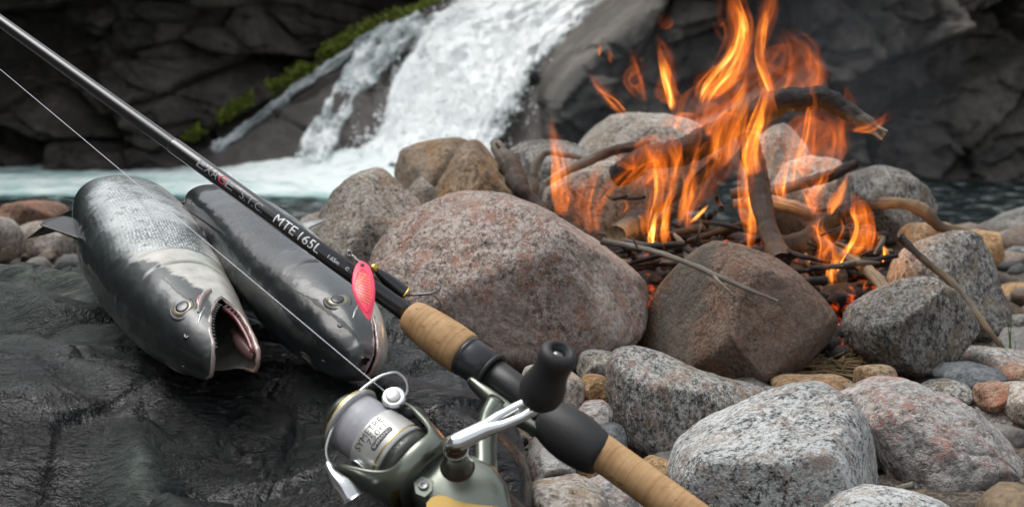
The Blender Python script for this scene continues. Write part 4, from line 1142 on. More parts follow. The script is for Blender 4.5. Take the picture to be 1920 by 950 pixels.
# dark badge with bright letters
ang = np.linspace(-0.30, 0.54, 24); Vb = []; Fb = []
for k, a in enumerate(ang):
    e = 1.55 * min(1.0, math.sqrt(max(0.0, 1 - (max(0, abs(k - 11.5) - 9.3) / 2.4) ** 2)))
    for x in (-9.2 + e, -9.2 - e):
        r = np.interp(x, [-13.2, 1.2], [17.6, 17.0]) * MM + 0.00013
        Vb.append(RL(0, SO) + x * MM * RX + r * math.cos(a) * ns + r * math.sin(a) * us)
Fb = [(2 * k, 2 * k + 1, 2 * k + 3, 2 * k + 2) for k in range(23)]
mk('badge', np.array(Vb), Fb, M_BLACKP, spool, smooth=False)
skirt_text('SHIMANO', -9.2, 1.7, -0.24, 0.48, M_WHITE, 0.0, 0.0003)
# oval line clip in the skirt
a = -1.12; rc = 17.2 * MM
cw = RL(-5.5, SO) + rc * math.cos(a) * ns + rc * math.sin(a) * us; an_ = math.cos(a) * ns + math.sin(a) * us; at_ = np.cross(an_, RX)
V, F = lathe([(0.0, 0.0042), (0.0009, 0.0040), (0.0011, 0.0034), (0.0004, 0.0028), (0.0003, 0.0)], cw, an_, RX * 1.45, at_, 30)
mk('line_clip', V, F, M_CHROME, spool, recalc=True)

# rotor: a cup whose front edge rises into two arms
nphi = 96; ph = np.linspace(0, 2 * math.pi, nphi, endpoint=False)
arm = np.abs(np.cos(ph)) ** 6.0                                     # 1 towards +-o
xf = -26.0 + 30.0 * arm
ring = []
for (f, r, extra) in ((0.0, 9.0, 0), (0.0, 15.0, 0), (0.06, 19.3, 0), (0.25, 21.0, 1.0), (0.6, 21.8, 2.2), (0.9, 22.0, 3.0), (1.0, 21.4, 3.0), (1.0, 20.3, 2.6), (0.9, 19.6, 2.2), (0.5, 19.2, 1.2), (0.2, 18.6, 0.4), (0.1, 10, 0)):
    x = -35 + (xf + 35) * f; rr = r + extra * arm
    ring.append(np.array([RL(x[k], SO + rr[k] * math.cos(ph[k]), rr[k] * math.sin(ph[k])) for k in range(nphi)]))
V = np.vstack(ring); F = [tuple(f) for f in grid_faces(len(ring), nphi, wrap_v=True)]
rotor = mk('rotor', V, F, M_GREEN, reel, recalc=True)
reel_lathe('inner_drum', [(-15, 10), (-15.5, 16.8), (-24, 17.2), (-25, 12)], M_DKGREEN, reel)
# small word on the rotor's drum
V, F = text_mesh('FLUIDRIVE II', 0.0, 0.0, 0, 40); mn, mx = V.min(0), V.max(0)
an = -0.75 + (V[:, 0] - mn[0]) / (mx[0] - mn[0]) * 1.25; xx = -18.3 + ((V[:, 1] - mn[1]) / (mx[1] - mn[1]) - 0.5) * 1.5
P = RL(0, SO) + (xx * MM)[:, None] * RX + (17.15 * MM * np.cos(an))[:, None] * ns + (17.15 * MM * np.sin(an))[:, None] * us
mk('lettering', P, F, M_BLACKP, rotor, smooth=False)
# bail: wire hoop, arm end, line roller
path = [rod_pick(*p) for p in ((617, 872, 6), (611, 845, 7), (622, 806, 9), (650, 762, 11), (686, 724, 12), (722, 702, 12), (746, 699, 11), (759, 711, 9), (763, 733, 7), (756, 748, 6))]
V, F = tube(resample(np.array([RL(*p) for p in path]), 50), np.interp(np.linspace(0, 1, 50), [0, 0.5, 1], [0.75, 0.95, 0.7]) * MM, 10)
bail = mk('bail_wire', V, F, M_STEEL, reel)
pk = [rod_pick(*p) for p in ((615, 868, 7), (622, 884, 8), (634, 900, 8), (650, 918, 7), (662, 936, 5))]
V, F = tube(resample(np.array([RL(*p) for p in pk]), 18), np.interp(np.linspace(0, 1, 18), [0, 0.12, 0.2, 0.6, 1], [1.6, 2.4, 1.8, 4.4, 5.2]) * MM, 14)
mk('bail_arm', V, F, M_CHROME, reel)
rp = rod_pick(739, 748, 10)
rc = RL(*rp)
V, F = lathe([(-6 * MM, 3.5 * MM), (-5 * MM, 5.2 * MM), (-2 * MM, 4.6 * MM), (0.5 * MM, 6.0 * MM), (2.4 * MM, 5.9 * MM), (3.0 * MM, 5.0 * MM), (2.6 * MM, 3.9 * MM)], rc, RZ_, RX, RO, 40)
lr = mk('line_roller', V, F, M_CHROME, reel, recalc=True)
V, F = lathe([(0.0, 3.8 * MM), (3.3 * MM, 3.6 * MM), (3.7 * MM, 3.0 * MM), (3.7 * MM, 0)], rc, RZ_, RX, RO, 32)
mk('roller_cap', V, F, M_SILV, lr, recalc=True)
pk = [RL(rp[0] - 2, rp[1] + 1, 2), RL(rp[0] - 8, rp[1] - 1, 4), RL(-6, SO - 23, 4), RL(-14, SO - 22, 3)]
V, F = tube(resample(np.array(pk), 12), np.array([3.2] * 12) * MM, 12, flat=0.8)
mk('roller_arm', V, F, M_MATT, reel)

# gearbox body: rounded-box sections along x, stem and foot
def loft(sec, mat, name, parent, pw=0.55, seg=40):
    """sec: (x, o_centre, z_centre, half_o, half_z)"""
    ph = np.linspace(0, 2 * math.pi, seg, endpoint=False); rs = []
    for x, oc, zc, ho, hz in sec:
        c, s = np.cos(ph), np.sin(ph)
        oo = oc + ho * np.sign(c) * np.abs(c) ** pw; zz = zc + hz * np.sign(s) * np.abs(s) ** pw
        rs.append(np.array([RL(x, oo[k], zz[k]) for k in range(seg)]))
    V = np.vstack(rs); F = [tuple(f) for f in grid_faces(len(rs), seg, wrap_v=True)]
    F.append(tuple(range(seg))); F.append(tuple((len(rs) - 1) * seg + j for j in range(seg))[::-1])
    return mk(name, V, F, mat, parent, recalc=True)
loft([(-33, SO, 0, 9, 9), (-34, SO, 0, 12, 10), (-38, SO - 2, 0, 15, 11.5), (-46, SO - 4, 0, 18, 12), (-58, SO - 4, 0, 20, 12), (-68, SO - 2, 0, 19, 11), (-78, SO + 2, 0, 15, 9), (-84, SO + 4, 0, 9, 6), (-85, SO + 4, 0, 5, 3)], M_GREEN, 'gearbox', reel)
loft([(-31, SO, 0, 10, 10), (-31.5, SO, 0, 11.5, 11.5), (-36, SO, 0, 11.5, 11.5), (-36.5, SO, 0, 9, 9)], M_MATT, 'rotor_collar', reel, 1.0)
loft([(-12, 11.0, 0, 1.2, 3.2), (-14, 10.8, 0, 1.8, 4.6), (-24, 11.5, 0, 3.2, 5.6), (-34, 12.0, 0, 3.8, 6.0), (-46, 11.5, 0, 3.2, 5.6), (-62, 10.6, 0, 1.8, 4.6), (-68, 10.2, 0, 1.4, 4.0)], M_GREEN, 'foot', reel, 0.7)
P = resample(np.array([RL(-34, 12, 0), RL(-36, 22, 0), RL(-44, 34, 0), RL(-54, 46, 0), RL(-58, 58, 0)]), 22)
V, F = tube(P, np.interp(np.linspace(0, 1, 22), [0, 0.25, 0.7, 1], [9.0, 6.5, 7.5, 10.0]) * MM, 20, flat=0.7)
mk('stem', V, F, M_GREEN, reel)
def plate(px, z, th, mat, name, parent):
    q = [rod_pick(a, b, z) for a, b in px]; k = len(q)
    V = [RL(x, o, z + th) for x, o, _ in q] + [RL(x, o, z - 1.0) for x, o, _ in q]
    F = [tuple(range(k)), tuple(range(2 * k - 1, k - 1, -1))] + [(j, j + k, (j + 1) % k + k, (j + 1) % k) for j in range(k)]
    return mk(name, np.array(V), F, mat, parent, smooth=False, recalc=True)
plate([(800, 944), (808, 934), (822, 929), (838, 931), (852, 938), (874, 944), (904, 948), (935, 951), (948, 990), (840, 1000), (800, 975)], 12.0, 0.9, M_PGOLD, 'gold_panel', reel)
plate([(776, 905), (790, 893), (812, 900), (810, 920), (796, 932), (780, 925)], 11.6, 0.6, M_GREEN, 'screw_boss', reel)
sp_ = RL(*rod_pick(794, 910, 12.0))
V, F = lathe([(0, 2.6 * MM), (1.2 * MM, 2.5 * MM), (1.4 * MM, 2.0 * MM), (0.9 * MM, 1.0 * MM), (0.8 * MM, 0)], sp_, RZ_, RX, RO, 20)
mk('screw', V, F, M_HOOK, reel, recalc=True)
plate([(842, 822), (850, 818), (858, 832), (857, 852), (849, 866), (848, 846)], 6.0, 1.0, M_PGOLD, 'gold_crescent', reel)
reel_lathe('rotor_trim', [(-29.5, 19.0), (-29.6, 20.9), (-31.2, 20.6), (-33.4, 19.6), (-33.5, 18.0)], M_PGOLD, reel)
# crank: post, slotted arm, soft knob
px_, po_ = -46.5, 57.0
def zl(name, prof, mat, parent, x, o, tilt=(0, 0), seg=40):
    ax = RZ_ + tilt[0] * RX + tilt[1] * RO; ax /= np.linalg.norm(ax)
    e1 = RX - ax * RX.dot(ax); e1 /= np.linalg.norm(e1); e2 = np.cross(ax, e1)
    V, F = lathe([(a * MM, r * MM) for a, r in prof], RL(x, o, 0), ax, e1, e2, seg)
    return mk(name, V, F, mat, parent, recalc=True)
zl('crank_post', [(8, 8.5), (11.5, 8.6), (12.5, 7.6), (13.5, 7.2), (20, 6.3), (28, 5.2), (28.5, 5.6), (29.5, 5.7), (30, 5.0), (33, 4.8), (36, 4.6), (37, 3.0), (37, 0)], M_BRONZE, reel, px_, po_)
zl('post_ring', [(28.4, 5.3), (28.3, 5.9), (29.4, 6.0), (29.6, 5.4)], M_CHROME, reel, px_, po_)
A0 = RL(px_, po_, 34.5); A1 = RL(*rod_pick(1004, 757, 44))
def arm_mesh():
    d = A1 - A0; L_ = np.linalg.norm(d); d /= L_
    n = RZ_ - d * RZ_.dot(d); n /= np.linalg.norm(n); s = np.cross(d, n)
    parts = []
    # two rails that part and meet again round the slot
    t = np.linspace(0, 1, 26)
    for sg in (-1, 1):
        gap = np.interp(t, [0, 0.40, 0.56, 0.78, 0.93, 1], [0.4, 0.9, 2.6, 3.3, 2.6, 1.4])
        C = A0 + d * (t * (L_ + 0.004) - 0.002)[:, None] + s * (sg * gap * MM)[:, None]
        parts.append(tube(C, np.interp(t, [0, 0.08, 0.4, 0.6, 0.8, 0.94, 1], [3.6, 4.2, 3.4, 2.4, 2.2, 2.9, 2.4]) * MM, 12))
    parts.append(tube(np.array([A0 - d * 0.004, A0, A0 + d * 0.006, A0 + d * 0.009]), np.array([2.8, 4.4, 3.6, 1.5]) * MM, 16))
    parts.append(tube(np.array([A1 - d * 0.008, A1 - d * 0.004, A1, A1 + d * 0.003]), np.array([1.2, 2.8, 3.4, 2.6]) * MM, 16))
    return join(parts)
V, F = arm_mesh()
mk('crank_arm', V, F, M_CHROME, reel, recalc=True)
KT = RL(*rod_pick(1052, 655, 76)); kd = KT - A1; kl = np.linalg.norm(kd); kd /= kl
e1 = RX - kd * RX.dot(kd); e1 /= np.linalg.norm(e1); e2 = np.cross(kd, e1)
V, F = lathe([(0.02 * kl, 4.0 * MM), (0.06 * kl, 8.0 * MM), (0.14 * kl, 10.0 * MM), (0.26 * kl, 10.9 * MM), (0.40 * kl, 10.3 * MM), (0.58 * kl, 8.5 * MM), (0.72 * kl, 8.4 * MM), (0.84 * kl, 9.2 * MM), (0.93 * kl, 8.9 * MM), (0.98 * kl, 7.4 * MM), (1.0 * kl, 5.6 * MM), (0.985 * kl, 4.5 * MM), (0.90 * kl, 4.2 * MM), (0.90 * kl, 0)], A1, kd, e1, e2, 56)
kb = mk('knob', V, F, M_RUBBER, reel, recalc=True)
V, F = lathe([(0.90 * kl, 3.2 * MM), (0.935 * kl, 2.9 * MM), (0.935 * kl, 0)], A1, kd, e1, e2, 24)
mk('knob_pin', V, F, M_HOOK, kb, recalc=True)

# ---- the line: from the roller up and out to the guide beyond the picture edge
gpt = W(-420, -220, 1.02)
V, F = tube(np.array([rc + 0.5 * MM * RZ_ + RX * 0.004, W(0, 130, 0.90), gpt + (gpt - W(0, 130, 0.90)) * 0.1]), 0.00021, 6)
setp(mk('fishing_line', V, F, M_LINE), 'thin pale fishing line stretched straight from the reel past both fish', 'line')

# ------------------------------------------------------------------ spinner lure
M_BLADE = simple('fluorescent pink lacquer', (1.0, 0.06, 0.14), 0.4, coat=0.3)
M_BLADEG = simple('darker pink groove', (0.85, 0.035, 0.09), 0.4)
M_HATCH = simple('gold hatch print', (0.75, 0.52, 0.16), 0.35, metal=0.3)
M_BULLET = simple('black bullet body', (0.012, 0.012, 0.013), 0.25, coat=0.8)
M_BRASS = simple('brass', (0.62, 0.44, 0.12), 0.25, metal=1.0)
lure = thing('spinner_lure', 'spinner lure with a pink blade hanging over the rod and a black bullet body', 'fishing lure', W(712, 560, 0.775))
def blade_half(t):
    """half width in px along t 0 (top) .. 1 (tip)"""
    return np.interp(t, [0, 0.04, 0.10, 0.2, 0.35, 0.5, 0.65, 0.8, 0.92, 1.0], [4, 10, 14.5, 18.5, 21.5, 21.5, 18.5, 13, 6.5, 1.0])
BD = 0.752
def blade_pt(t, u, dz=0.0):
    cx = 681 + 10 * t ** 1.6 - 2 * math.sin(t * 3); cy = 490 + 110 * t
    hw = float(blade_half(t)) 
    cup = 0.0022 * (1 - u * u) * math.sin(math.pi * min(1, t * 1.05)) + 0.004 * math.sin(math.pi * t)
    return W(cx + hw * u, cy + 2.0 * u, BD - cup - dz + 0.012 - 0.030 * t)
nt, nu = 40, 15
fr = np.array([blade_pt(t, u) for t in np.linspace(0, 1, nt) for u in np.linspace(-1, 1, nu)])
bk = np.array([blade_pt(t, u, -0.0009) for t in np.linspace(0, 1, nt) for u in np.linspace(-1, 1, nu)])
Fq = [tuple(f) for f in grid_faces(nt, nu)]; o_ = len(fr)
rim = [i * nu for i in range(nt)] + [(nt - 1) * nu + j for j in range(1, nu)] + [i * nu + nu - 1 for i in range(nt - 2, -1, -1)] + list(range(nu - 2, 0, -1))
F = Fq + [tuple(i + o_ for i in f[::-1]) for f in Fq] + [(rim[i], rim[(i + 1) % len(rim)], rim[(i + 1) % len(rim)] + o_, rim[i] + o_) for i in range(len(rim))]
blade = mk('blade', np.vstack([fr, bk]), F, M_BLADE, lure, recalc=True)
def ribbon(pts, r, mat, name, parent):
    V, F = tube(np.array(pts), r, 6, flat=1.0); return mk(name, V, F, mat, parent)
loop = [blade_pt(0.5 + 0.36 * math.cos(a) * -1, 0.80 * math.sin(a), 0.0001) for a in np.linspace(0, 2 * math.pi, 40)]
ribbon(loop, 0.00022, M_BLADEG, 'groove', blade)
for k in range(10):
    t = 0.22 + 0.052 * k
    w = 0.62 if k < 8 else 0.45
    ribbon([blade_pt(t - 0.030 + 0.06 * s_, -w + 2 * w * s_, 0.0002) for s_ in np.linspace(0, 1, 7)], 0.00020, M_HATCH, 'hatch_line', blade)
ribbon([blade_pt(0.20 + 0.22 * s_, 0.35 - 0.95 * s_, 0.0002) for s_ in np.linspace(0, 1, 7)], 0.00020, M_HATCH, 'hatch_line', blade)
V, F = lathe([(0, 0.0011), (0.0006, 0.0010), (0.0007, 0.0)], blade_pt(0.07, -0.1, 0.0), C_B, C_R, C_U, 16)
mk('blade_hole', V, F, M_PUPIL, blade, recalc=True)
# wire loop, coil and link at the head
lp = [W(655 + 4.5 * math.cos(a), 474 + 5 * math.sin(a), 0.776) for a in np.linspace(0.6, 6.6, 24)] + [W(661, 482, 0.774), W(668, 487, 0.770), W(676, 492, 0.764), W(679, 496, 0.752)]
V1 = tube(np.array(lp), 0.0003, 6)
coil = [W(660 + k * 0.42 + 2.6 * math.sin(k * 1.25), 479 + k * 0.36 - 2.6 * math.sin(k * 1.25) * 0.8, 0.773 + 0.0007 * math.cos(k * 1.25)) for k in range(34)]
V2 = tube(np.array(coil), 0.00025, 6)
V, F = join([V1, V2]); mk('wire', V, F, M_STEEL, lure)
# body: bead, bullet, flared brass tail
b0 = W(700, 502, 0.772); b1 = W(756, 551, 0.778); bd = b1 - b0; bl = np.linalg.norm(bd); bd /= bl
e1 = np.cross(bd, C_B); e1 /= np.linalg.norm(e1); e2 = np.cross(bd, e1)
V, F = lathe([(0, 0.0012), (0.001, 0.0026), (0.0035, 0.0030), (0.0042, 0.0020), (0.0052, 0.0018)], b0 - bd * 0.002, bd, e1, e2, 24)
mk('bead', V, F, M_BRASS, lure, recalc=True)
V, F = lathe([(0.002, 0.0018), (0.004, 0.0024), (0.008, 0.0034), (bl * 0.6, 0.0042), (bl * 0.9, 0.0048), (bl * 0.98, 0.0050), (bl * 1.0, 0.0046)], b0, bd, e1, e2, 32)
mk('bullet', V, F, M_BULLET, lure, recalc=True)
V, F = lathe([(bl * 0.97, 0.0051), (bl * 1.01, 0.0053), (bl * 1.02, 0.0047), (bl * 0.99, 0.0034), (bl * 0.99, 0.0)], b0, bd, e1, e2, 32)
mk('tail_cup', V, F, M_BRASS, lure, recalc=True)
# treble hook
hk = [[(760, 553, .777), (790, 551, .776), (812, 548, .775), (822, 544, .774), (827, 538, .774), (824, 532, .775), (815, 530, .776), (803, 532, .777)],
      [(760, 553, .777), (790, 552, .777), (808, 553, .779), (818, 558, .782), (825, 567, .785), (826, 576, .787), (820, 581, .788), (812, 580, .789)],
      [(760, 554, .777), (790, 553, .779), (812, 550, .784), (822, 548, .790), (824, 544, .796), (818, 541, .799), (800, 543, .801)]]
parts = [tube(resample(np.array([W(*p) for p in h]), 26), np.interp(np.linspace(0, 1, 26), [0, 0.85, 1], [0.00042, 0.00042, 0.00008]), 8) for h in hk]
ey = [W(757 + 4 * math.cos(a), 553 + 4 * math.sin(a), 0.7775) for a in np.linspace(0, 6.28, 18)]
parts.append(tube(np.array(ey), 0.0004, 6, cap=False))
V, F = join(parts); mk('treble_hook', V, F, M_HOOK, lure, recalc=True)
# ------------------------------------------------------------------ gorge: cliffs, chute, waterfall, pool
WATER_Z = -0.55
def rock_material(name, cols, scale, rough=0.85, lichen=None):
    m = NT(name)
    v = m.coords((1, 1, 1), False)
    n1 = m.noise(v, scale, 7.0, 0.62, 0.3).outputs[0]
    c = m.ramp(n1, [(0.28, cols[0]), (0.46, cols[1]), (0.60, cols[2]), (0.76, cols[3])])
    c = m.mix(1.0, c, m.ramp(m.noise(v, scale * 9, 6.0, 0.65).outputs[0], [(0.3, 0.6), (0.7, 1.25)]), 'MULTIPLY')
    if lichen:
        lm = m.ramp(m.noise(v, 3.2, 6.0, 0.62).outputs[0], [(0.60, 0.0), (0.70, 1.0)])
        c = m.mix(m.math('MULTIPLY', lm, lichen[3]), c, lichen[:3])
    b = m.bsdf(Base_Color=c, Roughness=rough)
    m.set(b.inputs['Normal'], m.bump(m.noise(v, 14.0, 8.0, 0.65).outputs[0], 0.7, 0.05))
    return m.m
M_CLIFFL = rock_material('dark brown cliff rock', [(0.022, 0.019, 0.017), (0.055, 0.047, 0.041), (0.11, 0.094, 0.08), (0.18, 0.155, 0.13)], 2.6, 0.8, (0.075, 0.062, 0.03, 0.5))
M_CLIFFR = rock_material('grey brown cliff rock', [(0.034, 0.032, 0.030), (0.080, 0.074, 0.066), (0.15, 0.135, 0.118), (0.22, 0.198, 0.17)], 1.8, 0.8, (0.10, 0.085, 0.04, 0.5))
M_SLAB = rock_material('wet brown slab rock', [(0.055, 0.049, 0.046), (0.09, 0.081, 0.075), (0.14, 0.126, 0.115), (0.19, 0.17, 0.152)], 1.6, 0.45)

def cliff(name, x0, x1, z0, z1, nx, nz, yfun, mat, seed, blk, amp, tilt):
    """a fractured rock face: each block stands forward or back and leans its own way"""
    X, Z = np.meshgrid(np.linspace(x0, x1, nx), np.concatenate([np.linspace(z0, 1.5, nz - 40), np.linspace(1.55, z1, 40)]), indexing='ij')
    P = np.stack([X.ravel(), np.zeros(X.size), Z.ravel()], 1)
    ca, sa = math.cos(tilt), math.sin(tilt)
    y = yfun(P[:, 0], P[:, 2])
    disp = np.zeros(len(P))
    wv = np.stack([fbm(P * 1.3, 3, seed + 50), np.zeros(len(P)), fbm(P * 1.3 + 9, 3, seed + 51)], 1)
    for k, (sx, sz, a) in enumerate(blk):
        U = (P[:, 0] * ca + P[:, 2] * sa); Vv = (-P[:, 0] * sa + P[:, 2] * ca)
        Q = np.stack([U / sx, np.zeros(len(P)), Vv / sz], 1) + 0.22 * wv
        f1, f2, cid, cp = worley(Q, seed + 10 * k)
        lx = Q[:, 0] - cp[:, 0]; lz = Q[:, 2] - cp[:, 2]
        g1 = hash3((cid * 9999).astype(np.int64), (cid * 0).astype(np.int64), (cid * 0).astype(np.int64), seed + 3) - 0.5
        g2 = hash3((cid * 9999).astype(np.int64), (cid * 0).astype(np.int64) + 5, (cid * 0).astype(np.int64), seed + 4) - 0.35
        disp += a * ((cid - 0.5) * 1.3 + 1.1 * g1 * lx - 1.3 * g2 * lz) - 0.25 * a * (1 - sstep(0, 0.07, f2 - f1))
    disp += amp * fbm(P * 3.5, 5, seed + 7, 0.55) + 0.25 * amp * fbm(P * 16, 4, seed + 8, 0.6)
    V = P.copy(); V[:, 1] = y - disp
    # returns at the ends and a top, so the face is a body of rock
    V = V.reshape(nx, nz, 3)
    back = V[:, -1:, :].copy(); back[..., 1] += 6.0; back[..., 2] += 0.5
    V = np.concatenate([V, back], 1)
    e0 = V[:1].copy(); e0[..., 1] += 5.0; e1 = V[-1:].copy(); e1[..., 1] += 5.0
    V = np.concatenate([e0, V, e1], 0)
    F = grid_faces(V.shape[0], V.shape[1])
    o = mk(name, V.reshape(-1, 3), F, mat, loc=((x0 + x1) / 2, 8.5, WATER_Z))
    setp(o, kind='structure')
    return o

# left wall: dark, stepped, leaning out over the pool at the top
def y_left(x, z):
    h = z - WATER_Z
    y = 9.0 + 0.12 * h
    y = y - 1.1 * sstep(0.95, 1.5, h + 0.20 * (x + 2.4)) * sstep(-1.2, -2.2, x) + 2.6 * sstep(-2.2, -0.5, x)
    y = y - 0.45 * sstep(0.65, 0.25, h) * sstep(-0.9, -1.6, x)
    return y
cliff('cliff', -7.5, -0.72, -0.9, 2.6, 400, 240, y_left, M_CLIFFL, 3, [(1.0, 0.5, 0.34), (0.5, 0.24, 0.15), (0.2, 0.11, 0.05)], 0.06, -0.16)
# right wall: grey buttress beside the fall
def y_right(x, z):
    h = z - WATER_Z
    y = 7.75 + 0.22 * h + 0.18 * np.sin(x * 1.7 + 0.6)
    edge = 0.20 + 0.72 * sstep(0.3, 1.25, h) ** 1.2          # its left edge leans right as it climbs
    y = y + 3.6 * sstep(edge + 0.08, edge - 0.30, x)
    ca = sstep(0.0, 0.10, np.abs((x - 2.35) * 0.45 - (h - 0.62)) - 0.10)
    y = y + 0.30 * (1 - ca) * sstep(1.5, 1.9, x)
    return y
cliff('cliff', -0.55, 7.5, -0.9, 2.8, 420, 240, y_right, M_CLIFFR, 17, [(0.9, 0.7, 0.34), (0.4, 0.3, 0.16), (0.17, 0.12, 0.06)], 0.07, 0.5)
# the gorge wall goes on towards the viewer, left of the picture
def side_wall():
    T, Z = np.meshgrid(np.linspace(0, 1, 60), np.linspace(-1.2, 5.2, 40), indexing='ij')
    P = np.stack([-6.2 + 2.2 * np.sin(T.ravel() * 2.6) - 0.6 * T.ravel(), 10.0 - 17.0 * T.ravel(), Z.ravel()], 1)
    f1, f2, cid, cp = worley(P * np.array([0.7, 0.7, 1.1]), 91)
    P[:, 0] += 0.7 * (cid - 0.5) + 0.3 * fbm(P * 1.2, 3, 92) - 0.12 * (P[:, 2] + 1)
    setp(mk('cliff', P, grid_faces(60, 40), M_CLIFFL, loc=(-5, 3, WATER_Z)), kind='structure')
side_wall()

# the inclined slab that the water runs down
TOPE = [W(*p) for p in ((330, 305, 8.75), (450, 228, 9.0), (560, 168, 9.25), (660, 98, 9.6), (760, 52, 10.1), (880, -10, 10.8), (1060, -110, 11.8), (1240, -210, 12.8))]
BOTE = [W(*p) for p in ((420, 345, 7.9), (530, 345, 7.95), (620, 345, 8.0), (700, 345, 8.05), (790, 345, 8.1), (880, 345, 8.15), (980, 345, 8.2), (1080, 345, 8.3))]
def slab_point(u, v):
    """u along (0..1) from lower left to upper right, v from the top edge down to the pool"""
    t = resample(np.array(TOPE), 200); b = resample(np.array(BOTE), 200)
    g = np.linspace(0, 1, 200)
    T = np.stack([np.interp(u, g, t[:, k]) for k in range(3)], 1); B = np.stack([np.interp(u, g, b[:, k]) for k in range(3)], 1)
    vv = np.asarray(v)[:, None]
    P = T * (1 - vv) + B * vv
    P[:, 2] += 0.16 * np.sin(math.pi * np.asarray(v)) * 0.6
    return P
def build_slab():
    nu, nv = 220, 150
    U, Vv = np.meshgrid(np.linspace(0, 1, nu), np.linspace(-0.08, 1.12, nv), indexing='ij')
    P = slab_point(U.ravel(), Vv.ravel())
    n = np.array([0.15, -0.8, 0.6])
    d = 0.05 * fbm(P * 2.2, 4, 5) + 0.02 * fbm(P * 9, 4, 6)
    w1, w2, cid, cp = worley(P * np.array([1.2, 1.2, 2.4]) + 0.2 * fbm(P * 2, 2, 4)[:, None], 77)
    d += 0.10 * (cid - 0.5) - 0.04 * (1 - sstep(0, 0.08, w2 - w1))
    P = P + n * d[:, None]
    o = mk('rock_chute', P, grid_faces(nu, nv)[:, ::-1], M_SLAB, loc=(-0.9, 8.4, WATER_Z))
    setp(o, kind='structure')
build_slab()

# ---- moss along the top edge of the chute and on the right wall
def build_moss():
    rg = np.random.RandomState(11)
    pts = []
    edge = resample(np.array([W(*p) for p in ((385, 278, 8.62), (450, 222, 8.86), (520, 182, 9.0), (580, 150, 9.15), (640, 100, 9.35), (690, 74, 9.55), (760, 46, 9.85), (800, 22, 10.1))]), 400)
    mo = slab_point(np.linspace(0.02, 0.50, 400), np.full(400, -0.01)) + np.array([0, -0.12, 0.09])
    dens = np.array([0.7, 1.0, 1.0, 1.0, 1.0, 0.6, 0.5, 0.4])
    for k in range(16000):
        i = rg.randint(400); t = i / 399.0
        if rg.rand() > np.interp(t, np.linspace(0, 1, 8), dens): continue
        wd = np.interp(t, [0, 0.2, 0.5, 0.65, 0.75, 1], [0.03, 0.05, 0.055, 0.075, 0.025, 0.02])
        p = mo[i] + np.array([rg.normal() * 0.03, -abs(rg.normal()) * 0.05, rg.normal() * wd * 0.36 + 0.005])
        if vnoise(p[None] * 7, 5)[0] < -0.45: continue
        pts.append((p, 1.0))
    for k in range(900):
        p = W(rg.normal(1618, 14), rg.normal(150, 52), 7.50 + rg.uniform(-0.05, 0.05)); 
        if vnoise(p[None] * 6, 6)[0] > -0.1: pts.append((p, 0.55))
    Vs = []; Fs = []; Cs = []
    for k, (p, b) in enumerate(pts):
        a = rg.normal(size=3); a /= np.linalg.norm(a); c = np.cross(a, rg.normal(size=3)); c /= np.linalg.norm(c)
        l = rg.uniform(0.006, 0.017); w = l * 0.6
        Vs += [p - c * w, p + a * l * 0.5 + np.array([0, -0.3, 0.2]) * l, p + c * w, p - a * l + np.array([0, 0, 0.3]) * l]
        Fs.append((4 * k, 4 * k + 1, 4 * k + 2, 4 * k + 3))
        col = np.array([0.17, 0.225, 0.025]) * rg.uniform(0.45, 1.35) * b + np.array([0.02, 0.01, 0]) * rg.rand()
        Cs += [col] * 4
    m = NT('bright moss')
    at = m.n('VertexColor', {'layer_name': 'Col'})
    b = m.bsdf(Base_Color=at.outputs[0], Roughness=0.8, Subsurface_Weight=0.0)
    o = mk('moss', np.array(Vs), Fs, m.m, loc=(-1.0, 9, 0))
    add_col(o, np.array(Cs))
    setp(o, 'bright green moss along the ledge beside the waterfall', 'moss', kind='stuff')
build_moss()

# ---- falling water: a rough white sheet over the chute, thrown spray in front of it
def water_white(name, alpha=True):
    m = NT(name)
    at = m.n('VertexColor', {'layer_name': 'Col'})
    sepc = m.n('SeparateColor', None, i0=at.outputs[0])
    v = m.n('Attribute', {'attribute_name': 'flow'}).outputs['Vector']
    n = m.noise(v, 1.0, 6.0, 0.66, 0.5).outputs[0]
    n2 = m.noise(m.coords((1, 1, 1), False), 26.0, 4.0, 0.6).outputs[0]
    cov = m.math('ADD', sepc.outputs[0], m.math('ADD', m.math('MULTIPLY', m.math('SUBTRACT', n, 0.5), 1.5), m.math('MULTIPLY', m.math('SUBTRACT', n2, 0.5), 0.6)))
    a = m.ramp(cov, [(0.22, 0.0), (0.72, 1.0)])
    b = m.n('BsdfPrincipled', None, Base_Color=m.ramp(cov, [(0.30, (0.55, 0.68, 0.69)), (0.7, (0.90, 0.94, 0.94))]), Roughness=0.6, Alpha=a, Subsurface_Weight=0.0)
    m.set(b.inputs['Normal'], m.bump(m.math('ADD', n, m.math('MULTIPLY', n2, 0.3)), 0.4, 0.05))
    m.t.links.new(b.outputs[0], m.out.inputs['Surface'])
    return m.m
M_FALL = water_white('white falling water')
M_DROP = simple('white spray', (0.92, 0.95, 0.95), 0.5)

